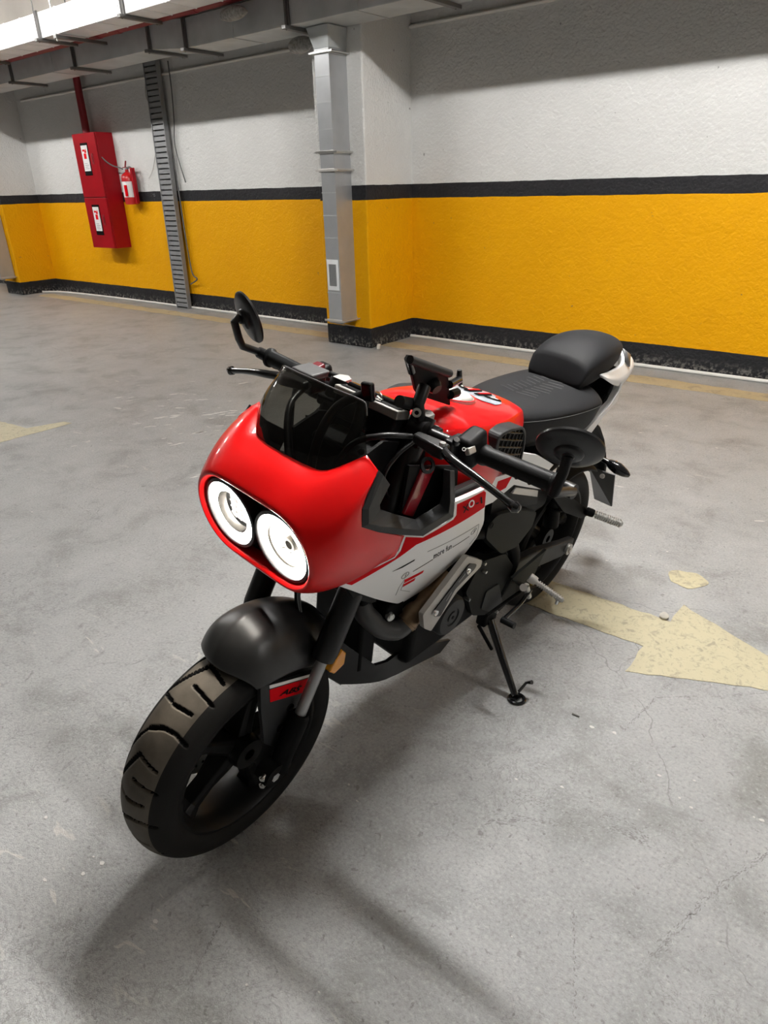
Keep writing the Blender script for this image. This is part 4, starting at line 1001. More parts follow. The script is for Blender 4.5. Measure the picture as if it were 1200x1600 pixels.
# cap
cx = 0.625
cz = tz(cx, 0)
cap = part(MB().lathe([(0.058, -.004), (0.058, .0015), (.052, .0035), (.0505, .001)], (cx, 0, cz), (-.19, 0, 1), 40).lathe([(0.050, -.002), (0.050, .004), (0.046, .0065), (0, .0075)], (cx, 0, cz), (-.19, 0, 1), 40), 'tank_cap', 'alloy')
MAT['cap_white'] = MAT['white_decal']
part(MB().lathe([(0.0455, .0068), (0, .0082)], (cx, 0, cz), (-.19, 0, 1), 40), 'cap_face', 'sticker_white', cap)
part(MB().lathe([(0.050, .0005), (0.0535, .0036), (0.0575, .0030)], (cx, 0, cz), (-.19, 0, 1), 40), 'cap_ring', 'red_gloss', cap)
def onpad(poly, nm, m, lift, parent):
    mb = MB()
    V, E, F, a, b, c = delaunay_2d_cdt([Vector(p) for p in poly] + [Vector((x / 125, y / 125)) for x in range(48, 76) for y in range(-10, 11) if inside(poly, x / 125, y / 125)], [(i, (i + 1) % len(poly)) for i in range(len(poly))], [], 1, 1e-6)
    F = [f for f in F if inside(poly, sum(V[i][0] for i in f) / 3, sum(V[i][1] for i in f) / 3)]
    mb.add([(v[0], v[1], tz(v[0], v[1]) + lift) for v in V], [tuple(f) for f in F])
    o = mb.build(nm, m, parent, smooth=True)
    q = o.modifiers.new('solid', 'SOLIDIFY'); q.thickness = 0.0012; q.offset = 1 
    return o
half = [(0.568, .012), (0.565, .045), (0.545, .068), (0.515, .064), (0.498, .052), (0.490, .030), (0.472, .022), (0.466, .0)]
pad = onpad([(0.568, 0)] + half + [(x, -y) for x, y in half[:-1]][::-1], 'tank_pad', 'tank_pad', 0.0008, B)
for s in (1, -1):
    onpad([(0.525, .020 * s), (0.528, .034 * s), (0.518, .050 * s), (0.506, .057 * s), (0.500, .050 * s), (0.510, .040 * s), (0.516, .026 * s)][::s], 'pad_graphic', 'black_decal', 0.0030, pad)
    onpad([(0.540, .006 * s), (0.542, .020 * s), (0.490, .022 * s), (0.478, .012 * s), (0.488, .006 * s)][::s], 'pad_graphic', 'engine_black', 0.0030, pad)
    onpad([(0.532, .0105 * s), (0.532, .0165 * s), (0.488, .0175 * s), (0.486, .0115 * s)][::s], 'pad_graphic', 'red_decal', 0.0044, pad)
    onpad([(0.520, .036 * s), (0.520, .041 * s), (0.509, .051 * s), (0.507, .047 * s)][::s], 'pad_graphic', 'white_decal', 0.0044, pad)

# ---- air grille on the tank side
for s in (1, -1):
    gr = round_poly(P2(((0.6527, 0.1370, 0.7958), (0.6533, 0.1370, 0.8267), (0.6110, 0.1370, 0.8300), (0.5514, 0.1370, 0.8177), (0.5285, 0.1370, 0.7967), (0.5158, 0.1370, 0.7629), (0.5152, 0.1370, 0.7194), (0.5423, 0.1370, 0.7018), (0.6142, 0.1370, 0.7323))), 0.018)
    yf = lambda x, z: 0.149 - 1.2 * max(0, 0.60 - x) ** 2
    xc = sum(p[0] for p in gr) / len(gr); zc = sum(p[1] for p in gr) / len(gr)
    inn = [(xc + (p[0] - xc) * .86, zc + (p[1] - zc) * .86) for p in gr]
    gf = part(sheet(gr, yf, 0.035, step=0.02, side=s, holes=[inn]), 'air_grille', 'grey_plastic', smooth=False, bevel=0.003)
    part(sheet([(xc + (p[0] - xc) * .9, zc + (p[1] - zc) * .9) for p in gr], lambda x, z: yf(x, z) - 0.0075, 0.004, step=0.02, side=s), 'grille_backing', 'cover_grey', gf)
    def bar(p, q):
        pts = [(p[0] + (q[0] - p[0]) * k / 40, p[1] + (q[1] - p[1]) * k / 40) for k in range(41)]
        pts = [a for a in pts if inside(inn, *a)]
        if len(pts) > 1:
            part(MB().tube([(a[0], s * (yf(*a) - 0.005), a[1]) for a in pts[::4] + [pts[-1]]], 0.0021, 6), 'grille_bar', 'black_satin', gf)
    for k in range(-3, 4):
        bar((xc - .09 + k * .0, zc - .03 + k * .0165), (xc + .09, zc + .03 + k * .0165 - .0))
        bar((xc + k * .0185 - .028, zc + .09), (xc + k * .0185 + .028, zc - .09))

# ---- white rear side cover, tail and seats
for s in (1, -1):
    yf = lambda x, z: 0.128 - 0.20 * max(0.0, 0.50 - x) ** 1.5
    out = P2(((0.6245, 0.1280, 0.7093), (0.5255, 0.1280, 0.6938), (0.4924, 0.1250, 0.7308), (0.4070, 0.1180, 0.6963), (0.2380, 0.1120, 0.6001), (0.2334, 0.1120, 0.5609), (0.3298, 0.1200, 0.5730), (0.5032, 0.1260, 0.6542), (0.5834, 0.1280, 0.6389), (0.6140, 0.1280, 0.6426)))
    sc = part(sheet(out, yf, 0.008, step=0.02, side=s), 'rear_side_cover', 'white_gloss')
    part(sheet(P2(((0.5800, 0.1280, 0.6905), (0.5217, 0.1280, 0.6828), (0.5397, 0.1280, 0.6601), (0.5853, 0.1280, 0.6606))), lambda x, z: yf(x, z) + .0008, 0.0006, step=0.02, side=s), 'red_graphic', 'red_decal', sc)
    part(sheet(P2(((0.5067, 0.1260, 0.6338), (0.4913, 0.1260, 0.6433), (0.3551, 0.1220, 0.5813), (0.3499, 0.1220, 0.5611))), lambda x, z: yf(x, z) + .003, 0.006, step=0.6, side=s), 'trim_strip', 'alloy', sc, smooth=False)
    part(sheet(P2(((0.5797, 0.1260, 0.6366), (0.5100, 0.1260, 0.6583), (0.3433, 0.1220, 0.5825), (0.3195, 0.1220, 0.5252), (0.4791, 0.1240, 0.5795), (0.5764, 0.1260, 0.5853))), lambda x, z: yf(x, z) - .003, 0.006, step=0.6, side=s), 'cover_lower', 'black_plastic', sc, smooth=False)
    # grey side plate
    out = round_poly(P2(((0.6005, 0.1360, 0.5919), (0.5691, 0.1360, 0.6041), (0.4859, 0.1360, 0.5845), (0.3720, 0.1360, 0.5357), (0.3768, 0.1360, 0.4945), (0.4385, 0.1360, 0.4605), (0.5106, 0.1360, 0.4728), (0.5996, 0.1360, 0.5559))), 0.012)
    sp = part(sheet(out, lambda x, z: 0.138, 0.03, step=0.6, side=s), 'engine_side_cover', 'cover_grey', bevel=0.004, smooth=False)
    c = Vector((0.5873, 0.1385, 0.5859)); 
    part(MB().lathe([(0.0065, .001), (.0078, .001), (.0078, 0.0), (.0065, 0.0)], (c.x, .1385 * s, c.z), (0, s, 0), 20, closed=True), 'round_emblem', 'black_decal', sp)
def loft(rows, name, m, parent=None, sub=2, ecrease=None): return part(MB().grid(rows, cap=True), name, m, parent, sub=sub, ecrease=ecrease)
def ssec(x, zt, hw, zc, hb, zb, dip=0.0):
    h = [(x, 0, zt), (x, hw * .42, zt + .001 - dip), (x, hw * .78, zc + (zt - zc) * .72), (x, hw - .004, zc + .0045), (x, hw, zc - .003), (x, hw * .5 + hb * .5 + .002, zb * .45 + zc * .55), (x, hb, zb), (x, hb * .5, zb - .004), (x, 0, zb - .004)]
    return mir(h[1:-1])[::-1] + h
seat = loft([ssec(*a) for a in ((.462, .796, .070, .775, .06, .715), (.445, .803, .084, .780, .074, .70), (.38, .799, .110, .778, .092, .687), (.28, .790, .127, .770, .106, .678), (.19, .788, .132, .763, .110, .668), (.125, .789, .129, .758, .105, .664), (.095, .786, .118, .750, .094, .664), (.085, .77, .108, .735, .088, .67))], 'rider_seat', 'seat_vinyl', ecrease={(i * 16 + k, (i + 1) * 16 + k): .6 for i in range(1, 6) for k in (3, 11)})
lab(seat, 'dark grey vinyl rider seat')
psec = lambda x, zb, zt, hw, ze: [(x, 0, zt), (x, hw * .5, zt - (zt - ze) * .06), (x, hw * .88, zt - (zt - ze) * .45), (x, hw - .001, ze + .003), (x, hw + .001, ze - .003), (x, hw * .97, (ze * .4 + zb * .6)), (x, hw * .92, zb), (x, 0, zb - .002)]
pf = lambda *a: (lambda h: mir(h[1:-1])[::-1] + h)(psec(*a))
pil = loft([pf(*a) for a in ((.172, .780, .792, .070, .787), (.166, .776, .812, .077, .800), (.150, .774, .850, .081, .826), (.115, .776, .871, .085, .842), (.06, .782, .884, .087, .852), (0, .790, .884, .081, .853), (-.06, .796, .876, .069, .848), (-.095, .801, .866, .057, .843), (-.105, .807, .852, .050, .835))], 'pillion_seat', 'seat_vinyl', ecrease={(i * 14 + k, (i + 1) * 14 + k): .8 for i in range(1, 8) for k in (2, 3, 9, 10)} | {(2 * 14 + k, 2 * 14 + k + 1): .6 for k in range(3, 9)})
lab(pil, 'raised dark grey passenger seat')
# stitched seams and embossed lines
bpy.context.view_layer.update()
dg = bpy.context.evaluated_depsgraph_get()
bs, bp_ = BVHTree.FromObject(seat, dg), BVHTree.FromObject(pil, dg)
def top(bv, x, y):
    h = bv.ray_cast(Vector((x, y, 1.2)), Vector((0, 0, -1))); return h[0].z if h[0] else None
mb = MB()
for k in range(9):
    for j in range(2):
        x0 = 0.345 - k * 0.021; y0, y1 = ((-.050 + .006 * (k % 3), -.008), (.0 + .004 * (k % 2), .050 - .006 * (k % 3)))[j]
        pts = [(x0 - 0.01 * abs(y) / .05, y, top(bs, x0, y)) for y in np.linspace(y0, y1, 5)]
        mb.tube([(p[0], p[1], p[2] + .0003) for p in pts if p[2]], 0.0008, 4)
part(mb, 'embossed_lines', 'lens_grey', seat)
for s in (1, -1):
    part(MB().tube([(x, (hw + .0008) * s, zc - .007) for x, hw, zc in ((.44, .085, .781), (.38, .108, .778), (.28, .125, .770), (.19, .130, .763), (.125, .127, .758))], 0.0006, 5, smooth=5), 'seat_seam', 'stitch', seat)
    part(MB().tube([(x, (hw - .002) * s, ze + .0005) for x, hw, ze in ((.166, .073, .797), (.146, .078, .822), (.115, .082, .838), (.06, .084, .847), (0, .078, .848), (-.06, .066, .843), (-.09, .054, .838))], 0.0006, 5, smooth=5), 'seat_seam', 'stitch', pil)
# white tail hoop
IN = [(.098, .090, .815), (-0.0285, 0.0780, 0.8029), (-0.1137, 0.0620, 0.8046), (-.135, .040, .826), (-.150, 0, .828)]
OU = [(.097, .1015, .812), (-0.0682, 0.0900, 0.7561), (-0.1889, 0.0700, 0.7539), (-0.2561, 0.0450, 0.7696), (-.262, 0, .792)]
BO = [(.090, .1005, .806), (-0.0650, 0.0880, 0.7356), (-0.1412, 0.0740, 0.7346), (-0.2501, 0.0480, 0.7421), (-.250, 0, .755)]
BI = [(.090, .090, .806), (-.02, .076, .77), (-.09, .06, .76), (-.17, .036, .765), (-.19, 0, .77)]
f4 = lambda q: q + mir(q[:-1])[::-1]
secs = [list(q) for q in zip(f4(IN), f4(OU), f4(BO), f4(BI))]
tail = part(MB().grid(secs, closed=True, cap=True), 'tail_hoop', 'white_gloss', sub=2, ecrease={(i * 4 + k, (i + 1) * 4 + k): (.75, .85, .5, .3)[k] for i in range(len(secs) - 1) for k in range(4)} | {tuple(sorted((j * 4 + k, j * 4 + (k + 1) % 4))): 1.0 for j in (0, len(secs) - 1) for k in range(4)})
lab(tail, 'white tail hoop around the passenger seat')
ln = part(MB().grid([[lerp(IN[k], OU[k], .12) for k in (2, 3, 4)] + [lerp(mir(IN)[k], mir(OU)[k], .12) for k in (3, 2)], [lerp(IN[k], OU[k], .55) for k in (2, 3, 4)] + [lerp(mir(IN)[k], mir(OU)[k], .55) for k in (3, 2)]]), 'tail_lens', 'lens_grey', tail, solid=0.006)
mb = MB()
for s in (1, -1):
    a = [(-0.0709, 0.0890, 0.7552), (-0.0665, 0.0890, 0.7300), (-0.0336, 0.0940, 0.7074), (0.0340, 0.0990, 0.6926), (0.1423, 0.1000, 0.6523), (0.2345, 0.1020, 0.6021)]
    b = [(-0.1383, 0.0760, 0.7455), (-0.1059, 0.0800, 0.7369), (-0.0798, 0.0900, 0.6985), (0.0127, 0.0980, 0.6791), (0.0999, 0.0990, 0.6224), (0.1956, 0.1000, 0.5693)]
    if s < 0: a, b = mir(a), mir(b)
    c = [(p[0], p[1] - .018 * s, p[2]) for p in b]; e = [(p[0], p[1] - .018 * s, p[2]) for p in a]
    part(MB().grid([a, b, c, e, a]), 'tail_stay', 'white_gloss', tail, bevel=0.002)
# dark under-tail
part(MB().grid([[(.10, y, .785 - abs(y) * .1) for y in (-.075, 0, .075)], [(-.08, y, .79) for y in (-.06, 0, .06)], [(-.16, y, .765) for y in (-.035, 0, .035)], [(-.08, y, .70) for y in (-.07, 0, .07)], [(.06, y, .665) for y in (-.08, 0, .08)], [(.30, y, .64) for y in (-.085, 0, .085)], [(.40, y, .70) for y in (-.07, 0, .07)], [(.10, y, .785 - abs(y) * .1) for y in (-.075, 0, .075)]]), 'under_tail', 'black_plastic', smooth=False)

# ---- engine, frame and lower body (mostly dark)
en = part(MB().bx(.42, .80, -.105, .115, .275, .47), 'engine_block', 'engine_black', bevel=0.02)
part(MB().grid([[(.60, -.085, .45), (.60, .085, .45), (.80, .085, .44), (.80, -.085, .44)], [(.70, -.08, .68), (.70, .08, .68), (.86, .08, .66), (.86, -.08, .66)]], closed=True, cap=True), 'cylinder', 'engine_black', en, bevel=0.01, smooth=False)
for k in range(7):
    t = k / 7
    part(MB().bx(.605 + .1 * t, .825 + .05 * t, -.1, .1, .465 + .028 * k, .469 + .028 * k), 'cooling_fin', 'engine_black', en, smooth=False)
ac = Vector((0.7120, 0.1500, 0.4055))
part(MB().lathe([(0, .158), (.014, .158), (.0145, .155), (.022, .155), (.023, .158), (.044, .157), (.049, .150), (.050, .10)], (ac.x, 0, ac.z), (0, 1, 0), 40), 'alternator_cover', 'grey_plastic', en)
part(MB().lathe([(0, .1592), (.004, .1592), (.005, .1575), (0.0, .1575)], (ac.x, 0, ac.z), (0, 1, 0), 12), 'cover_plug', 'engine_black', en)
cvr = round_poly(P2(((0.5801, 0.1280, 0.4772), (0.4681, 0.1280, 0.4487), (0.3906, 0.1280, 0.3621), (0.3530, 0.1280, 0.2577), (0.4441, 0.1280, 0.2423), (0.5695, 0.1280, 0.3098), (0.6232, 0.1280, 0.4118))), .01)
part(sheet(cvr, lambda x, z: .128, .03, step=.6), 'sprocket_cover', 'cover_grey', en, bevel=.004, smooth=False)
part(sheet(round_poly(P2(((0.5295, 0.1310, 0.3640), (0.4718, 0.1310, 0.3599), (0.4307, 0.1310, 0.2799), (0.4780, 0.1310, 0.2699), (0.5366, 0.1310, 0.3134))), .006), lambda x, z: .131, .004, step=.6), 'sprocket_plate', 'grey_plastic', en, bevel=.001, smooth=False)
for p in ((0.5742, 0.1320, 0.4730), (0.5628, 0.1320, 0.4434), (0.6150, 0.1320, 0.3890), (0.4566, 0.1320, 0.2627), (0.6892, 0.1320, 0.3367)):
    part(MB().lathe([(0, .006), (.004, .006), (.005, .002), (.005, -.01)], p, (0, 1, 0), 6), 'engine_bolt', 'steel', en)
# metal shield
sh = round_poly(P2(((0.6985, 0.1550, 0.5654), (0.6318, 0.1550, 0.5221), (0.6322, 0.1550, 0.5066), (0.7154, 0.1550, 0.4787), (0.7904, 0.1550, 0.4128), (0.8189, 0.1550, 0.4369), (0.8314, 0.1550, 0.4805))), .005)
so = part(sheet(sh, lambda x, z: .158, .012, step=.6), 'heat_shield', 'shield_metal', bevel=.003, smooth=False)
lab(so, 'pale metal heat shield with black slotted insert')
si = round_poly(P2(((0.6870, 0.1580, 0.5416), (0.6564, 0.1580, 0.5252), (0.6608, 0.1580, 0.5153), (0.7277, 0.1580, 0.4939), (0.7673, 0.1580, 0.4423), (0.7919, 0.1580, 0.4546), (0.7976, 0.1580, 0.4717))), .006)
ins = part(sheet(si, lambda x, z: .1605, .006, step=.6), 'shield_insert', 'black_satin', so, bevel=.0015, smooth=False)
for a, b in (((724,902), (715,913)), ((708,923), (698,938))):
    pass
for p in (((0.6995, 0.1610, 0.5207), (0.7199, 0.1610, 0.5105)), ((0.7407, 0.1610, 0.4940), (0.7572, 0.1610, 0.4788))):
    d_ = [(p[0][0], p[0][2]), (p[1][0], p[1][2])]
    part(sheet(ribbon(d_, .006), lambda x, z: .1612, .0008, step=.6), 'insert_slot', 'lens_grey', so, smooth=False)
for p in ((0.6914, 0.1610, 0.5251), (0.7918, 0.1610, 0.4669)):
    part(MB().lathe([(0, .004), (.0025, .004), (.003, .002), (.0065, .004), (.0075, .0), (.0075, -.002)], (p[0], .1612, p[2]), (0, 1, 0), 12), 'shield_bolt', 'chrome', so)
# exhaust
exh = part(MB().tube([(0.6727, 0.0900, 0.4612), (0.7579, 0.1050, 0.4500), (0.8104, 0.1120, 0.4304), (0.8257, 0.1120, 0.4215)], [.022, .023, .0235, .0225], 18, smooth=5), 'exhaust_header', 'bronze')
part(MB().tube([(0.8164, 0.1120, 0.4285), (0.8221, 0.1120, 0.4247)], [.0255, .0255], 18), 'exhaust_clamp', 'bronze', exh)
part(MB().tube([(0.8221, 0.1120, 0.4247), (0.8456, 0.1050, 0.4145), (0.8752, 0.0900, 0.4275), (0.9000, 0.0750, 0.4583), (0.9076, 0.0600, 0.4802), (.90, .03, .53)], [.022, .0225, .0225, .022, .022, .022], 18, smooth=5), 'exhaust_bend', 'pipe_grey', exh)
# belly pan
bo = P2(((1.0097, 0.0880, 0.4999), (1.0201, 0.0880, 0.4323), (1.0153, 0.0880, 0.3895), (0.9875, 0.0880, 0.3323), (0.9431, 0.0880, 0.2813), (0.7942, 0.0880, 0.2355), (0.6199, 0.0880, 0.1913), (0.5817, 0.0880, 0.2106), (0.6746, 0.0880, 0.2558), (0.7783, 0.0880, 0.3051), (0.8351, 0.0880, 0.3030), (0.8699, 0.0880, 0.3108), (0.9258, 0.0880, 0.3776), (0.9708, 0.0880, 0.4345), (0.9842, 0.0880, 0.4846)))
bel = part(MB(), 'belly_pan', 'black_satin') if False else None
def by(x, z): return .088 - 1.1 * max(0, x - .84) ** 1.5
bel = part(sheet(bo, by, .008, step=.02, side=1), 'belly_pan', 'black_satin')
lab(bel, 'black angular belly pan under the engine')
bo2 = bo[:7] + [(p[0] + .0, p[1] + .035) for p in bo[5:2:-1]] + bo[-1:]
part(sheet(bo2, by, .008, step=.02, side=-1), 'belly_side', 'black_satin', bel)
low = bo[1:5]
part(MB().grid([[(p[0], y * by(*p), p[1]) for p in low] for y in (-1, -.4, 0, .4, 1)]), 'belly_floor', 'black_satin', bel, solid=.004)
# radiator / horn area under the panel
part(MB().bx(.862, .915, -.07, .07, .30, .53), 'radiator_shroud', 'engine_black', bevel=.01)
part(MB().bx(.86, .93, -.08, .08, .50, .66), 'oil_cooler', 'engine_black', bevel=.01)
part(sheet(P2(((1.0253, 0.1180, 0.6261), (0.9939, 0.1200, 0.6020), (0.9387, 0.1220, 0.5569), (0.9254, 0.1220, 0.5386), (0.9439, 0.1220, 0.5410), (1.0043, 0.1180, 0.5931))), lambda x, z: g(x, z) - .006, .012, step=.6), 'panel_lip', 'cover_grey', smooth=False, bevel=.002)
hb = (0.8472, 0.0900, 0.4567)
part(MB().box((hb[0], .075, hb[2]), (.055, .05, .06)), 'horn_box', 'engine_black', bevel=.006)
part(MB().lathe([(0, .006), (.004, .006), (.005, .003), (.009, .005), (.010, 0), (.010, -.004)], (hb[0] + .02, .102, hb[2] + .005), (.3, 1, 0), 14), 'horn_bolt', 'steel')
part(MB().box((.80, 0, .66), (.20, .17, .10)).box((.66, 0, .62), (.20, .18, .12)), 'air_box', 'black_plastic', bevel=.02)
part(MB().box((.36, 0, .56), (.28, .19, .18)), 'battery_box', 'black_plastic', bevel=.02)
for s in (1, -1):
    part(MB().tube([(.84, .05 * s, .80), (.72, .11 * s, .62), (.50, .118 * s, .52), (.40, .118 * s, .40), (.44, .115 * s, .30)], .017, 12, smooth=5), 'main_frame', 'engine_black')
    part(MB().tube([(.50, .10 * s, .60), (.20, .095 * s, .62), (-.08, .06 * s, .70)], .013, 10, smooth=4), 'sub_frame', 'engine_black')
    # swing arm
    sw = part(MB().grid([[(.47, (.085 + d) * s, .345 + e) for d, e in ((0, .035), (.03, .035), (.03, -.035), (0, -.035))], [(.25, (.085 + d) * s, .315 + e) for d, e in ((0, .03), (.028, .03), (.028, -.03), (0, -.03))], [(0.074, (.088 + d) * s, .270 + e) for d, e in ((0, .027), (.024, .027), (.024, -.027), (0, -.027))], [(-.002, (.088 + d) * s, .256 + e) for d, e in ((0, .022), (.022, .022), (.022, -.022), (0, -.022))]], closed=True, cap=True), 'swing_arm', 'grey_plastic', bevel=.005, smooth=False)
    part(MB().lathe([(.008, .0), (.017, .0), (.018, .004), (.018, .009), (.008, .009)], (RA[0], .112 * s, RA[2]), (0, s, 0), 20).lathe([(0, .014), (.009, .014), (.011, .010), (.011, 0)], (RA[0], .112 * s, RA[2]), (0, s, 0), 6), 'axle_nut', 'alloy', sw)
    # foot peg bracket plate
    bk = round_poly(P2(((0.4466, 0.1500, 0.3722), (0.2949, 0.1400, 0.3851), (0.2797, 0.1400, 0.3886), (0.2956, 0.1500, 0.3701), (0.3270, 0.1650, 0.3053), (0.3812, 0.1650, 0.3122))), .006)
    part(sheet(bk, lambda x, z: .150, .008, step=.6, side=s), 'peg_bracket', 'cover_grey', smooth=False, bevel=.002)
    rb = round_poly(P2(((0.3227, 0.1300, 0.5675), (0.2675, 0.1300, 0.5660), (0.2020, 0.1400, 0.5177), (0.0766, 0.1500, 0.4355), (0.0238, 0.1500, 0.3886), (0.0802, 0.1500, 0.3985), (0.2156, 0.1400, 0.4734))), .006)
    part(sheet(rb, lambda x, z: .142, .010, step=.6, side=s), 'rear_peg_bracket', 'engine_black', smooth=False, bevel=.002)
# rear hugger and mudguard
rows = []
for al in range(10, 131, 15):
    a = math.radians(al); r = .268
    rows.append([(r * math.cos(a) + RA[0], y, RA[2] + (r - (.03 if abs(y) > .07 else .0)) * math.sin(a)) for y in (-.082, -.06, 0, .06, .082)])
part(MB().grid(rows), 'rear_hugger', 'engine_black', sub=1, solid=.005)
part(MB().grid([[(.02, y, .655) for y in (-.06, 0, .06)], [(-.12, y, .60) for y in (-.055, 0, .055)], [(-.24, y, .47) for y in (-.045, 0, .045)], [(-.315, y, .34) for y in (-.05, 0, .05)]]), 'rear_mudguard', 'engine_black', solid=.02, sub=1)
sho = part(MB().tube([(.16, .06, .62), (.12, .075, .36)], .022, 16), 'shock_absorber', 'engine_black')
pts = [(.16 + (-.04) * t + .026 * math.cos(t * 2 * PI * 7), .06 + .015 * t + .026 * math.sin(t * 2 * PI * 7), .60 - .2 * t) for t in np.linspace(0, 1, 120)]
part(MB().tube(pts, .0045, 6), 'shock_spring', 'engine_black', sho)
pl = part(MB().grid([[(-0.2461, 0.0000, 0.3972), (-0.2575, 0.0850, 0.3991)], [(-0.3775, 0.0000, 0.2252), (-0.3114, 0.0880, 0.2610)]]), 'licence_plate', 'plate_metal', solid=.004, smooth=False)
lab(pl, 'back of the licence plate')
part(MB().lathe([(0, .006), (.007, .005), (.008, .0), (.008, -.004)], (-0.2462, 0.0500, 0.3830), (1, 0, .3), 10), 'plate_bolt', 'alloy', pl)
for s in (1, -1):
    a, b, c_ = Vector((-.115, .055 * s, .505)), Vector((-.118, .100 * s, .497)), Vector((-.125, .172 * s, .478))
    sg = part(MB().tube([a, b], .008, 10).tube([b, b.lerp(c_, .15), b.lerp(c_, .45), b.lerp(c_, .8), c_], [.010, .015, .019, .013, .004], 14, smooth=3), 'turn_signal', 'black_gloss')
    part(MB().tube([b.lerp(c_, .2) + Vector((-.010, 0, 0)), b.lerp(c_, .75) + Vector((-.010, 0, 0))], [.013, .009], 10), 'signal_lens', 'amber', sg)
# pegs
for s in (1, -1):
    f_ = (lambda p: Vector(p)) if s > 0 else (lambda p: Vector((p[0], -p[1], p[2])))
    for nm, p0, p1, rr, lb in (('foot_peg', (0.3871, 0.1850, 0.3563), (0.3660, 0.2620, 0.3274), .0085, 'bare metal rider foot peg'), ('passenger_peg', (0.0532, 0.1600, 0.4140), (0.0092, 0.2350, 0.3962), .012, 'bare metal passenger foot peg')):
        p0, p1 = f_(p0), f_(p1); d_ = (p1 - p0)
        pg = part(MB().tube([p0, p1], rr * .62, 12), nm, 'steel'); lab(pg, lb)
        for k in range(12):
            c0 = p0 + d_ * (.12 + .86 * k / 12)
            part(MB().tube([c0, c0 + d_ * .035], rr, 10), 'peg_rib', 'alloy', pg)
        part(MB().lathe([(0, .014), (.006, .014), (.007, .008), (.0115, .008), (.0125, .002), (.0125, -.012), (0, -.012)], p0 - d_ * .06, d_, 16), 'peg_hinge', 'engine_black' if nm != 'foot_peg' else 'alloy', pg)
    if s > 0: part(MB().tube([f_((0.3717, 0.2500, 0.3294)), f_((0.3747, 0.2500, 0.3144))], .004, 8), 'peg_feeler', 'steel')
# gear lever
gl = part(MB().tube([(0.3650, 0.1700, 0.3067), (0.4145, 0.1720, 0.2878), (0.4787, 0.1750, 0.2858), (0.5010, 0.1760, 0.2867)], .0055, 10, smooth=4), 'gear_lever', 'black_gloss')
part(MB().tube([(0.5097, 0.1780, 0.2952), (0.5101, 0.2150, 0.2989)], .0085, 14), 'lever_rubber', 'grip_rubber', gl)
part(MB().tube([(0.3882, 0.1650, 0.3306), (0.3548, 0.1650, 0.2768)], .008, 10).tube([(0.3667, 0.1500, 0.3041), (0.4167, 0.1720, 0.3433)], .010, 12), 'lever_pivot', 'alloy', gl)
part(MB().tube([(0.3833, 0.1500, 0.2980), (0.5199, 0.1400, 0.2891)], .0045, 8), 'gear_rod', 'engine_black', gl)
# side stand
ft = Vector((0.4839, 0.2552, 0.0580))
sp0 = Vector((0.4499, 0.1180, 0.2216))
ss = part(MB().tube([sp0, sp0.lerp(ft, .5), ft + Vector((0, -.004, .012))], [.012, .0105, .009], 12), 'side_stand', 'black_gloss')
lab(ss, 'black side stand resting on the floor')
fo = part(MB().lathe([(.014, .0), (.017, .003), (.022, .003), (.025, .0), (.022, -.003), (.017, -.003)], ft + Vector((0, .004, .004)), Matrix.Rotation(LEAN, 3, 'X') @ Vector((0, 0, 1)), 24, closed=True).box(ft + Vector((0, .002, .006)), (.03, .016, .006), Matrix.Rotation(LEAN, 3, 'X')), 'stand_foot', 'black_gloss', ss)
part(MB().tube([ft + Vector((.0, .004, .03)), Vector((0.4529, 0.2600, 0.0984)), Vector((0.4545, 0.2750, 0.1132))], [.004, .004, .006], 8), 'stand_tab', 'black_gloss', ss)
part(MB().tube([Vector((0.4904, 0.1100, 0.2182)), Vector((0.4480, 0.1400, 0.1312))], .005, 8), 'stand_spring', 'engine_black', ss)
part(MB().box(sp0 + Vector((.0, -.012, .012)), (.06, .03, .05)), 'stand_bracket', 'engine_black', ss, bevel=.006)

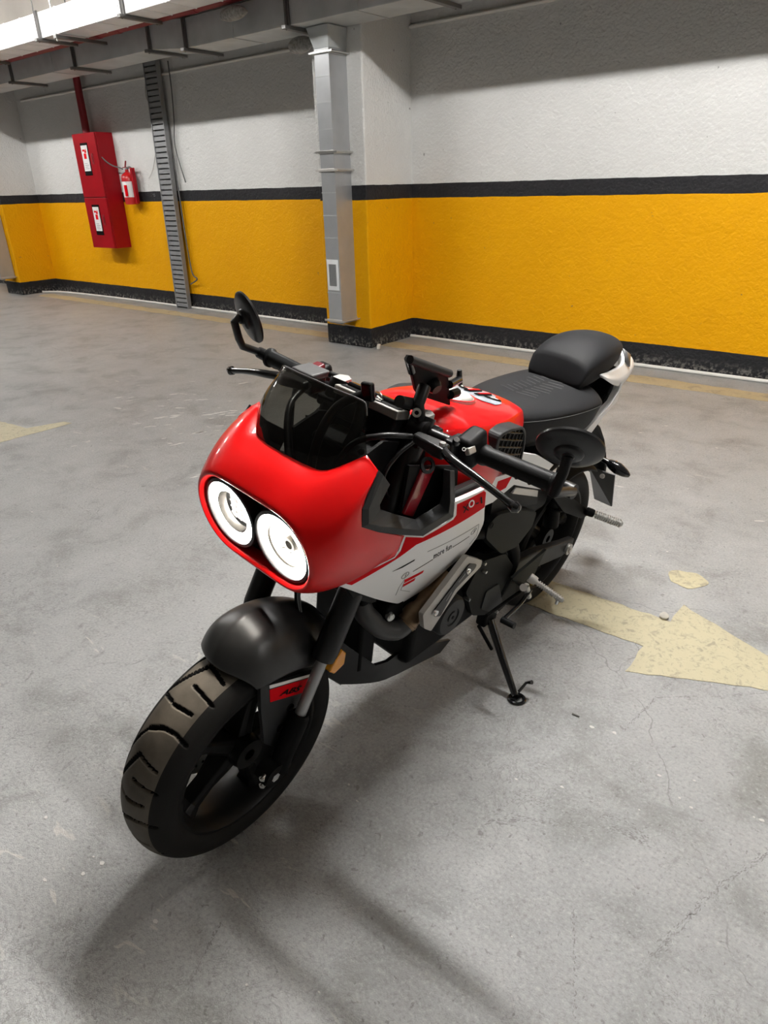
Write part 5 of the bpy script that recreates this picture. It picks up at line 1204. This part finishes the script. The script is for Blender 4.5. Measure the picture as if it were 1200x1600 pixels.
# ---- cockpit
hpts = [(.805, .372, .866), (.803, .318, .863), (.800, .222, .855), (.814, .170, .861), (.838, .106, .873), (.846, .042, .876), (.846, 0, .876)]
bar_ = part(MB().tube(hpts + mir(hpts[:-1])[::-1], .0112, 14, smooth=4), 'handlebar', 'black_satin')
for s in (1, -1):
    f_ = (lambda *p: Vector((p[0] - .009, p[1] * 1.058 * s, p[2] - .001)))
    fl = (lambda *p: Vector((p[0] + .014, p[1] * 1.062 * s, p[2] + .004)))
    gp = part(MB().tube([f_(.809, .194, .858), f_(.8095, .202, .8585), f_(.810, .209, .859), f_(.813, .328, .865), f_(.8135, .331, .865), f_(.814, .336, .865)], [.019, .019, .0165, .0168, .021, .021], 20), 'handgrip', 'grip_rubber', bar_)
    for k in range(4):
        for ph_ in (0, 2.1, 4.2):
            yy = .238 + .024 * k
            part(MB().tube([f_(.8105 + .0166 * math.cos(ph_ + .5 + u), yy + .012 * u, .860 + .0008 * k + .0166 * math.sin(ph_ + .5 + u)) for u in (0, .3, .6, .9, 1.2)], .0012, 6), 'grip_rib', 'grip_rubber', bar_)
    be = part(MB().tube([f_(.814, .337, .8655), f_(.815, .352, .866), f_(.816, .366, .867)], [.011, .013, .0125], 16), 'bar_end', 'black_satin', bar_)
    lv = part(MB().tube([fl(.893, .185, .889), fl(.906, .215, .887), fl(.905, .25, .879), fl(.903, .285, .869), fl(.900, .318, .858)], [.0085, .008, .0068, .006, .0065], 12, smooth=5).lathe([(0, -.010), (.0065, -.008), (.0098, 0), (.0065, .008), (0, .010)], fl(.900, .325, .856), (0, 1, 0), 14), 'clutch_lever' if s > 0 else 'brake_lever', 'black_gloss')
    per = part(MB().grid([[fl(.896, .125, .896), fl(.896, .125, .880), fl(.878, .125, .879), fl(.878, .125, .897)], [fl(.906, .175, .898), fl(.906, .175, .876), fl(.878, .175, .875), fl(.878, .175, .899)], [fl(.904, .193, .896), fl(.904, .193, .876), fl(.876, .188, .874), fl(.876, .188, .896)]], closed=True, cap=True), 'lever_perch', 'black_satin', lv, bevel=.005)
    part(MB().box(f_(.850, .165, .872), (.045, .022, .036)), 'perch_clamp', 'black_satin', lv, bevel=.005)
    part(MB().lathe([(0, .005), (.005, .005), (.006, .002), (.006, -.01)], fl(.892, .182, .897), (0, 0, 1), 10), 'perch_bolt', 'steel', lv)
    swt = part(MB().box(f_(.822, .180, .868), (.058, .036, .062), Matrix.Rotation(.25, 3, 'Y')), 'switch_housing', 'black_plastic', bar_, bevel=.011, seg=3)
    if s > 0:
        part(MB().box((0.8416, 0.2070, 0.8770), (.020, .010, .012), Matrix.Rotation(.5, 3, 'X')), 'switch_slider', 'alloy', swt_ if False else bar_, bevel=.002)
        part(MB().lathe([(0, .006), (.005, .006), (.0065, .003), (.0065, -.004)], (0.8702, 0.1950, 0.8975), (.4, .3, 1), 14), 'switch_button', 'black_gloss', bar_)
        part(MB().lathe([(.0022, .001), (.0034, .001), (.0034, 0), (.0022, 0)], (0.8621, 0.2070, 0.8857), (.6, .5, .7), 12, closed=True), 'switch_symbol', 'white_decal', bar_)
    else:
        part(MB().box(f_(.83, .178, .899), (.022, .024, .012), Matrix.Rotation(.2, 3, 'Y')), 'kill_switch', 'red_dark_plastic', bar_, bevel=.004)
        part(MB().box(f_(.862, .165, .899), (.05, .06, .014)), 'brake_reservoir', 'lens_grey', bar_, bevel=.004)
        part(MB().tube([f_(.845, .13, .902), f_(.84, .10, .900)], .007, 10), 'reservoir_tube', 'black_satin', bar_)
# bar-end mirrors
for s, c, nn, rad in ((1, (0.8480, 0.3790, 0.9490), (0.7480, 0.3556, -0.5605), .051), (-1, (0.8460, -0.3790, 0.9490), (0.9302, -0.2208, -0.2931), .055)):
    c = Vector(c); nn = Vector(nn).normalized(); k = rad
    end = Vector((.806, .383 * s, .866))
    if s > 0: arm = [end, (0.8793, 0.3860, 0.8908), (0.8663, 0.3860, 0.9211), c + nn * .012]
    else: arm = [end, (0.8161, -0.3830, 0.8715), (0.8515, -0.3880, 0.8879), (0.8611, -0.3880, 0.9075), (0.8747, -0.3840, 0.9458), (0.8663, -0.3820, 0.9517), c + nn * .012]
    mr = part(MB().tube(arm, [.0085] * len(arm), 10), 'mirror_arm', 'mirror_black'); lab(mr, 'bar-end mirror on its stalk')
    md = part(MB().lathe([(0, .014), (.008, .014), (.010, .0115), (.019, .0105), (.0215, .008), (.0225, .0052), (k * .70, .0036), (k * .92, .0008), (k, -.003), (k, -.007), (k * .96, -.008)], c, nn, 44), 'mirror_shell', 'mirror_black', mr)
    part(MB().lathe([(0, -.0085), (k * .95, -.0085)], c, nn, 44), 'mirror_glass', 'mirror_glass', mr)
# dash, key, hoses
ds = part(MB().box((.872, 0, .880), (.038, .150, .060), Matrix.Rotation(-.45, 3, 'Y')), 'dash', 'black_plastic', bevel=.008)
lab(ds, 'instrument panel with silver trim')
part(MB().box((.868, 0, .900), (.036, .156, .0165), Matrix.Rotation(-.25, 3, 'Y')), 'dash_trim', 'alloy', ds, bevel=.003)
part(MB().box((.848, 0, .905), (.022, .142, .012), Matrix.Rotation(-.35, 3, 'Y')), 'dash_rim', 'black_gloss', ds, bevel=.004)
ky = part(MB().lathe([(0, .012), (.010, .012), (.012, .010), (.013, 0)], (.838, 0, .882), (0, 0, 1), 18), 'ignition_lock', 'black_satin')
kf = part(MB().box((0.9005, 0.0200, 0.9332), (.012, .026, .034), Matrix.Rotation(.2, 3, 'X')), 'key_fob', 'black_gloss', ky, bevel=.004)
part(MB().lathe([(.009, -.001), (.011, 0), (.009, .001)], (0.8773, 0.0200, 0.9182), (.6, .6, .2), 20, closed=True), 'key_ring', 'steel', ky)
part(MB().box((0.8722, 0.0200, 0.9049), (.006, .014, .026), Matrix.Rotation(-.3, 3, 'X')), 'key_blade', 'chrome', ky, bevel=.002)
hoses = [[(.88, -.15, .885), (.955, -.12, .87), (1.00, -.07, .80), (1.02, -.02, .72), (.99, .0, .62)],
         [(.89, .02, .93), (.93, -.02, .90), (.96, -.035, .84), (.98, -.03, .76), (.96, -.01, .66)],
         [(.885, -.18, .88), (.93, -.14, .85), (.96, -.10, .78), (.94, -.06, .68)],
         [(.90, .125, .888), (.945, .10, .893), (.975, .06, .870), (.985, .03, .80), (.97, .02, .70)],
         [(.90, .13, .88), (.935, .125, .862), (.95, .115, .82), (.90, .10, .74), (.86, .10, .70)],
         [(.91, .02, .92), (.93, .025, .87), (.95, .01, .80), (.95, .0, .70)]]
for k, h in enumerate(hoses):
    part(MB().tube(h, (.006, .0085, .0045, .0055, .0035, .011)[k], 10, smooth=6), 'control_cable', 'black_satin')
part(MB().tube([(1.035, .015, .655), (1.05, .02, .56), (1.04, .045, .44)], .006, 10, smooth=5), 'brake_hose', 'black_gloss')
part(MB().box((.92, .0, .79), (.07, .13, .11)), 'lamp_bracket', 'black_plastic', bevel=.012)
part(MB().box((0.8819, 0.0600, 0.8505), (.022, .022, .018)), 'connector', 'alloy', bevel=.003)
part(MB().box((0.8735, 0.0900, 0.8422), (.008, .010, .010)), 'connector', 'red_decal', bevel=.002)
for c in ((0.7987, 0.1000, 0.8621), (0.8051, 0.1200, 0.8435)):
    part(MB().lathe([(0, .008), (.006, .008), (.008, .005), (.009, 0), (.009, -.01)], c, (-.2, 0, 1), 6), 'riser_bolt', 'alloy', bar_)
part(MB().box((.852, .055, .868), (.044, .04, .036)).box((.852, -.055, .868), (.044, .04, .036)), 'bar_clamp', 'black_satin', bar_, bevel=.006)

# ---- phone holder clamped on the bar
ph = part(MB().tube([(.848, .085, .878), (.848, .117, .878)], .019, 18), 'phone_mount', 'black_satin')
lab(ph, 'black phone holder clamped on the handlebar')
a0, a1, a2 = Vector((.846, .101, .890)), Vector((0.8537, 0.0950, 0.9240)), Vector((0.8285, 0.0850, 0.9475))
part(MB().tube([a0, a1, a2], [.0095, .0115, .012], 12), 'mount_arm', 'black_satin', ph)
part(MB().tube([Vector((0.8930, 0.0850, 0.9361)), Vector((0.8230, 0.0750, 0.9081))], .0105, 16), 'cross_bar', 'grey_plastic', ph)
part(MB().lathe([(.004, .002), (.008, .002), (.008, -.002), (.004, -.002)], (0.8717, 0.1080, 0.9179), (.6, .5, .5), 16, closed=True), 'arm_screw', 'steel', ph)
tl, tr_, br, bl_ = [Vector(p) for p in ((0.8804, 0.0850, 1.0081), (0.7614, 0.0850, 0.9589), (0.6970, 0.0550, 0.8695), (0.8122, 0.0600, 0.9186))]
hx = (tr_ - tl).normalized(); hn = hx.cross(bl_ - tl).normalized(); 
if hn.x < 0: hn = -hn
hz = hn.cross(hx)
q4 = [tl, tr_, br, bl_]
mid = sum(q4, Vector()) / 4
q4 = [p - hn * (p - mid).dot(hn) for p in q4]
rp = round_poly([tuple(p) for p in q4], .010)
part(MB().prism(rp, hn * -.012), 'holder_plate', 'black_plastic', ph, bevel=.002, smooth=False)
part(MB().tube([q4[0] + hn * .004, q4[1] + hn * .004], .0075, 12), 'holder_jaw', 'grey_plastic', ph)
part(MB().tube([q4[0] + hn * -.002 + (q4[3] - q4[0]) * .03, q4[0] + (q4[3] - q4[0]) * .35], .007, 10), 'holder_jaw', 'black_gloss', ph)
j0 = q4[1] + (q4[2] - q4[1]) * .35
part(MB().tube([j0, Vector((0.6905, 0.0620, 0.9227))], .008, 10).tube([Vector((0.6874, 0.0580, 0.9399)), Vector((0.6850, 0.0600, 0.9118))], [.005, .0075], 10), 'holder_jaw', 'black_gloss', ph)
part(MB().tube([j0 + (q4[2] - q4[1]) * .3, Vector((0.6796, 0.0550, 0.8919))], .009, 8), 'holder_knob', 'cover_grey', ph)
part(MB().lathe([(0, .016), (.010, .016), (.014, .008), (.015, 0)], mid, hn, 18), 'ball_joint', 'black_satin', ph)
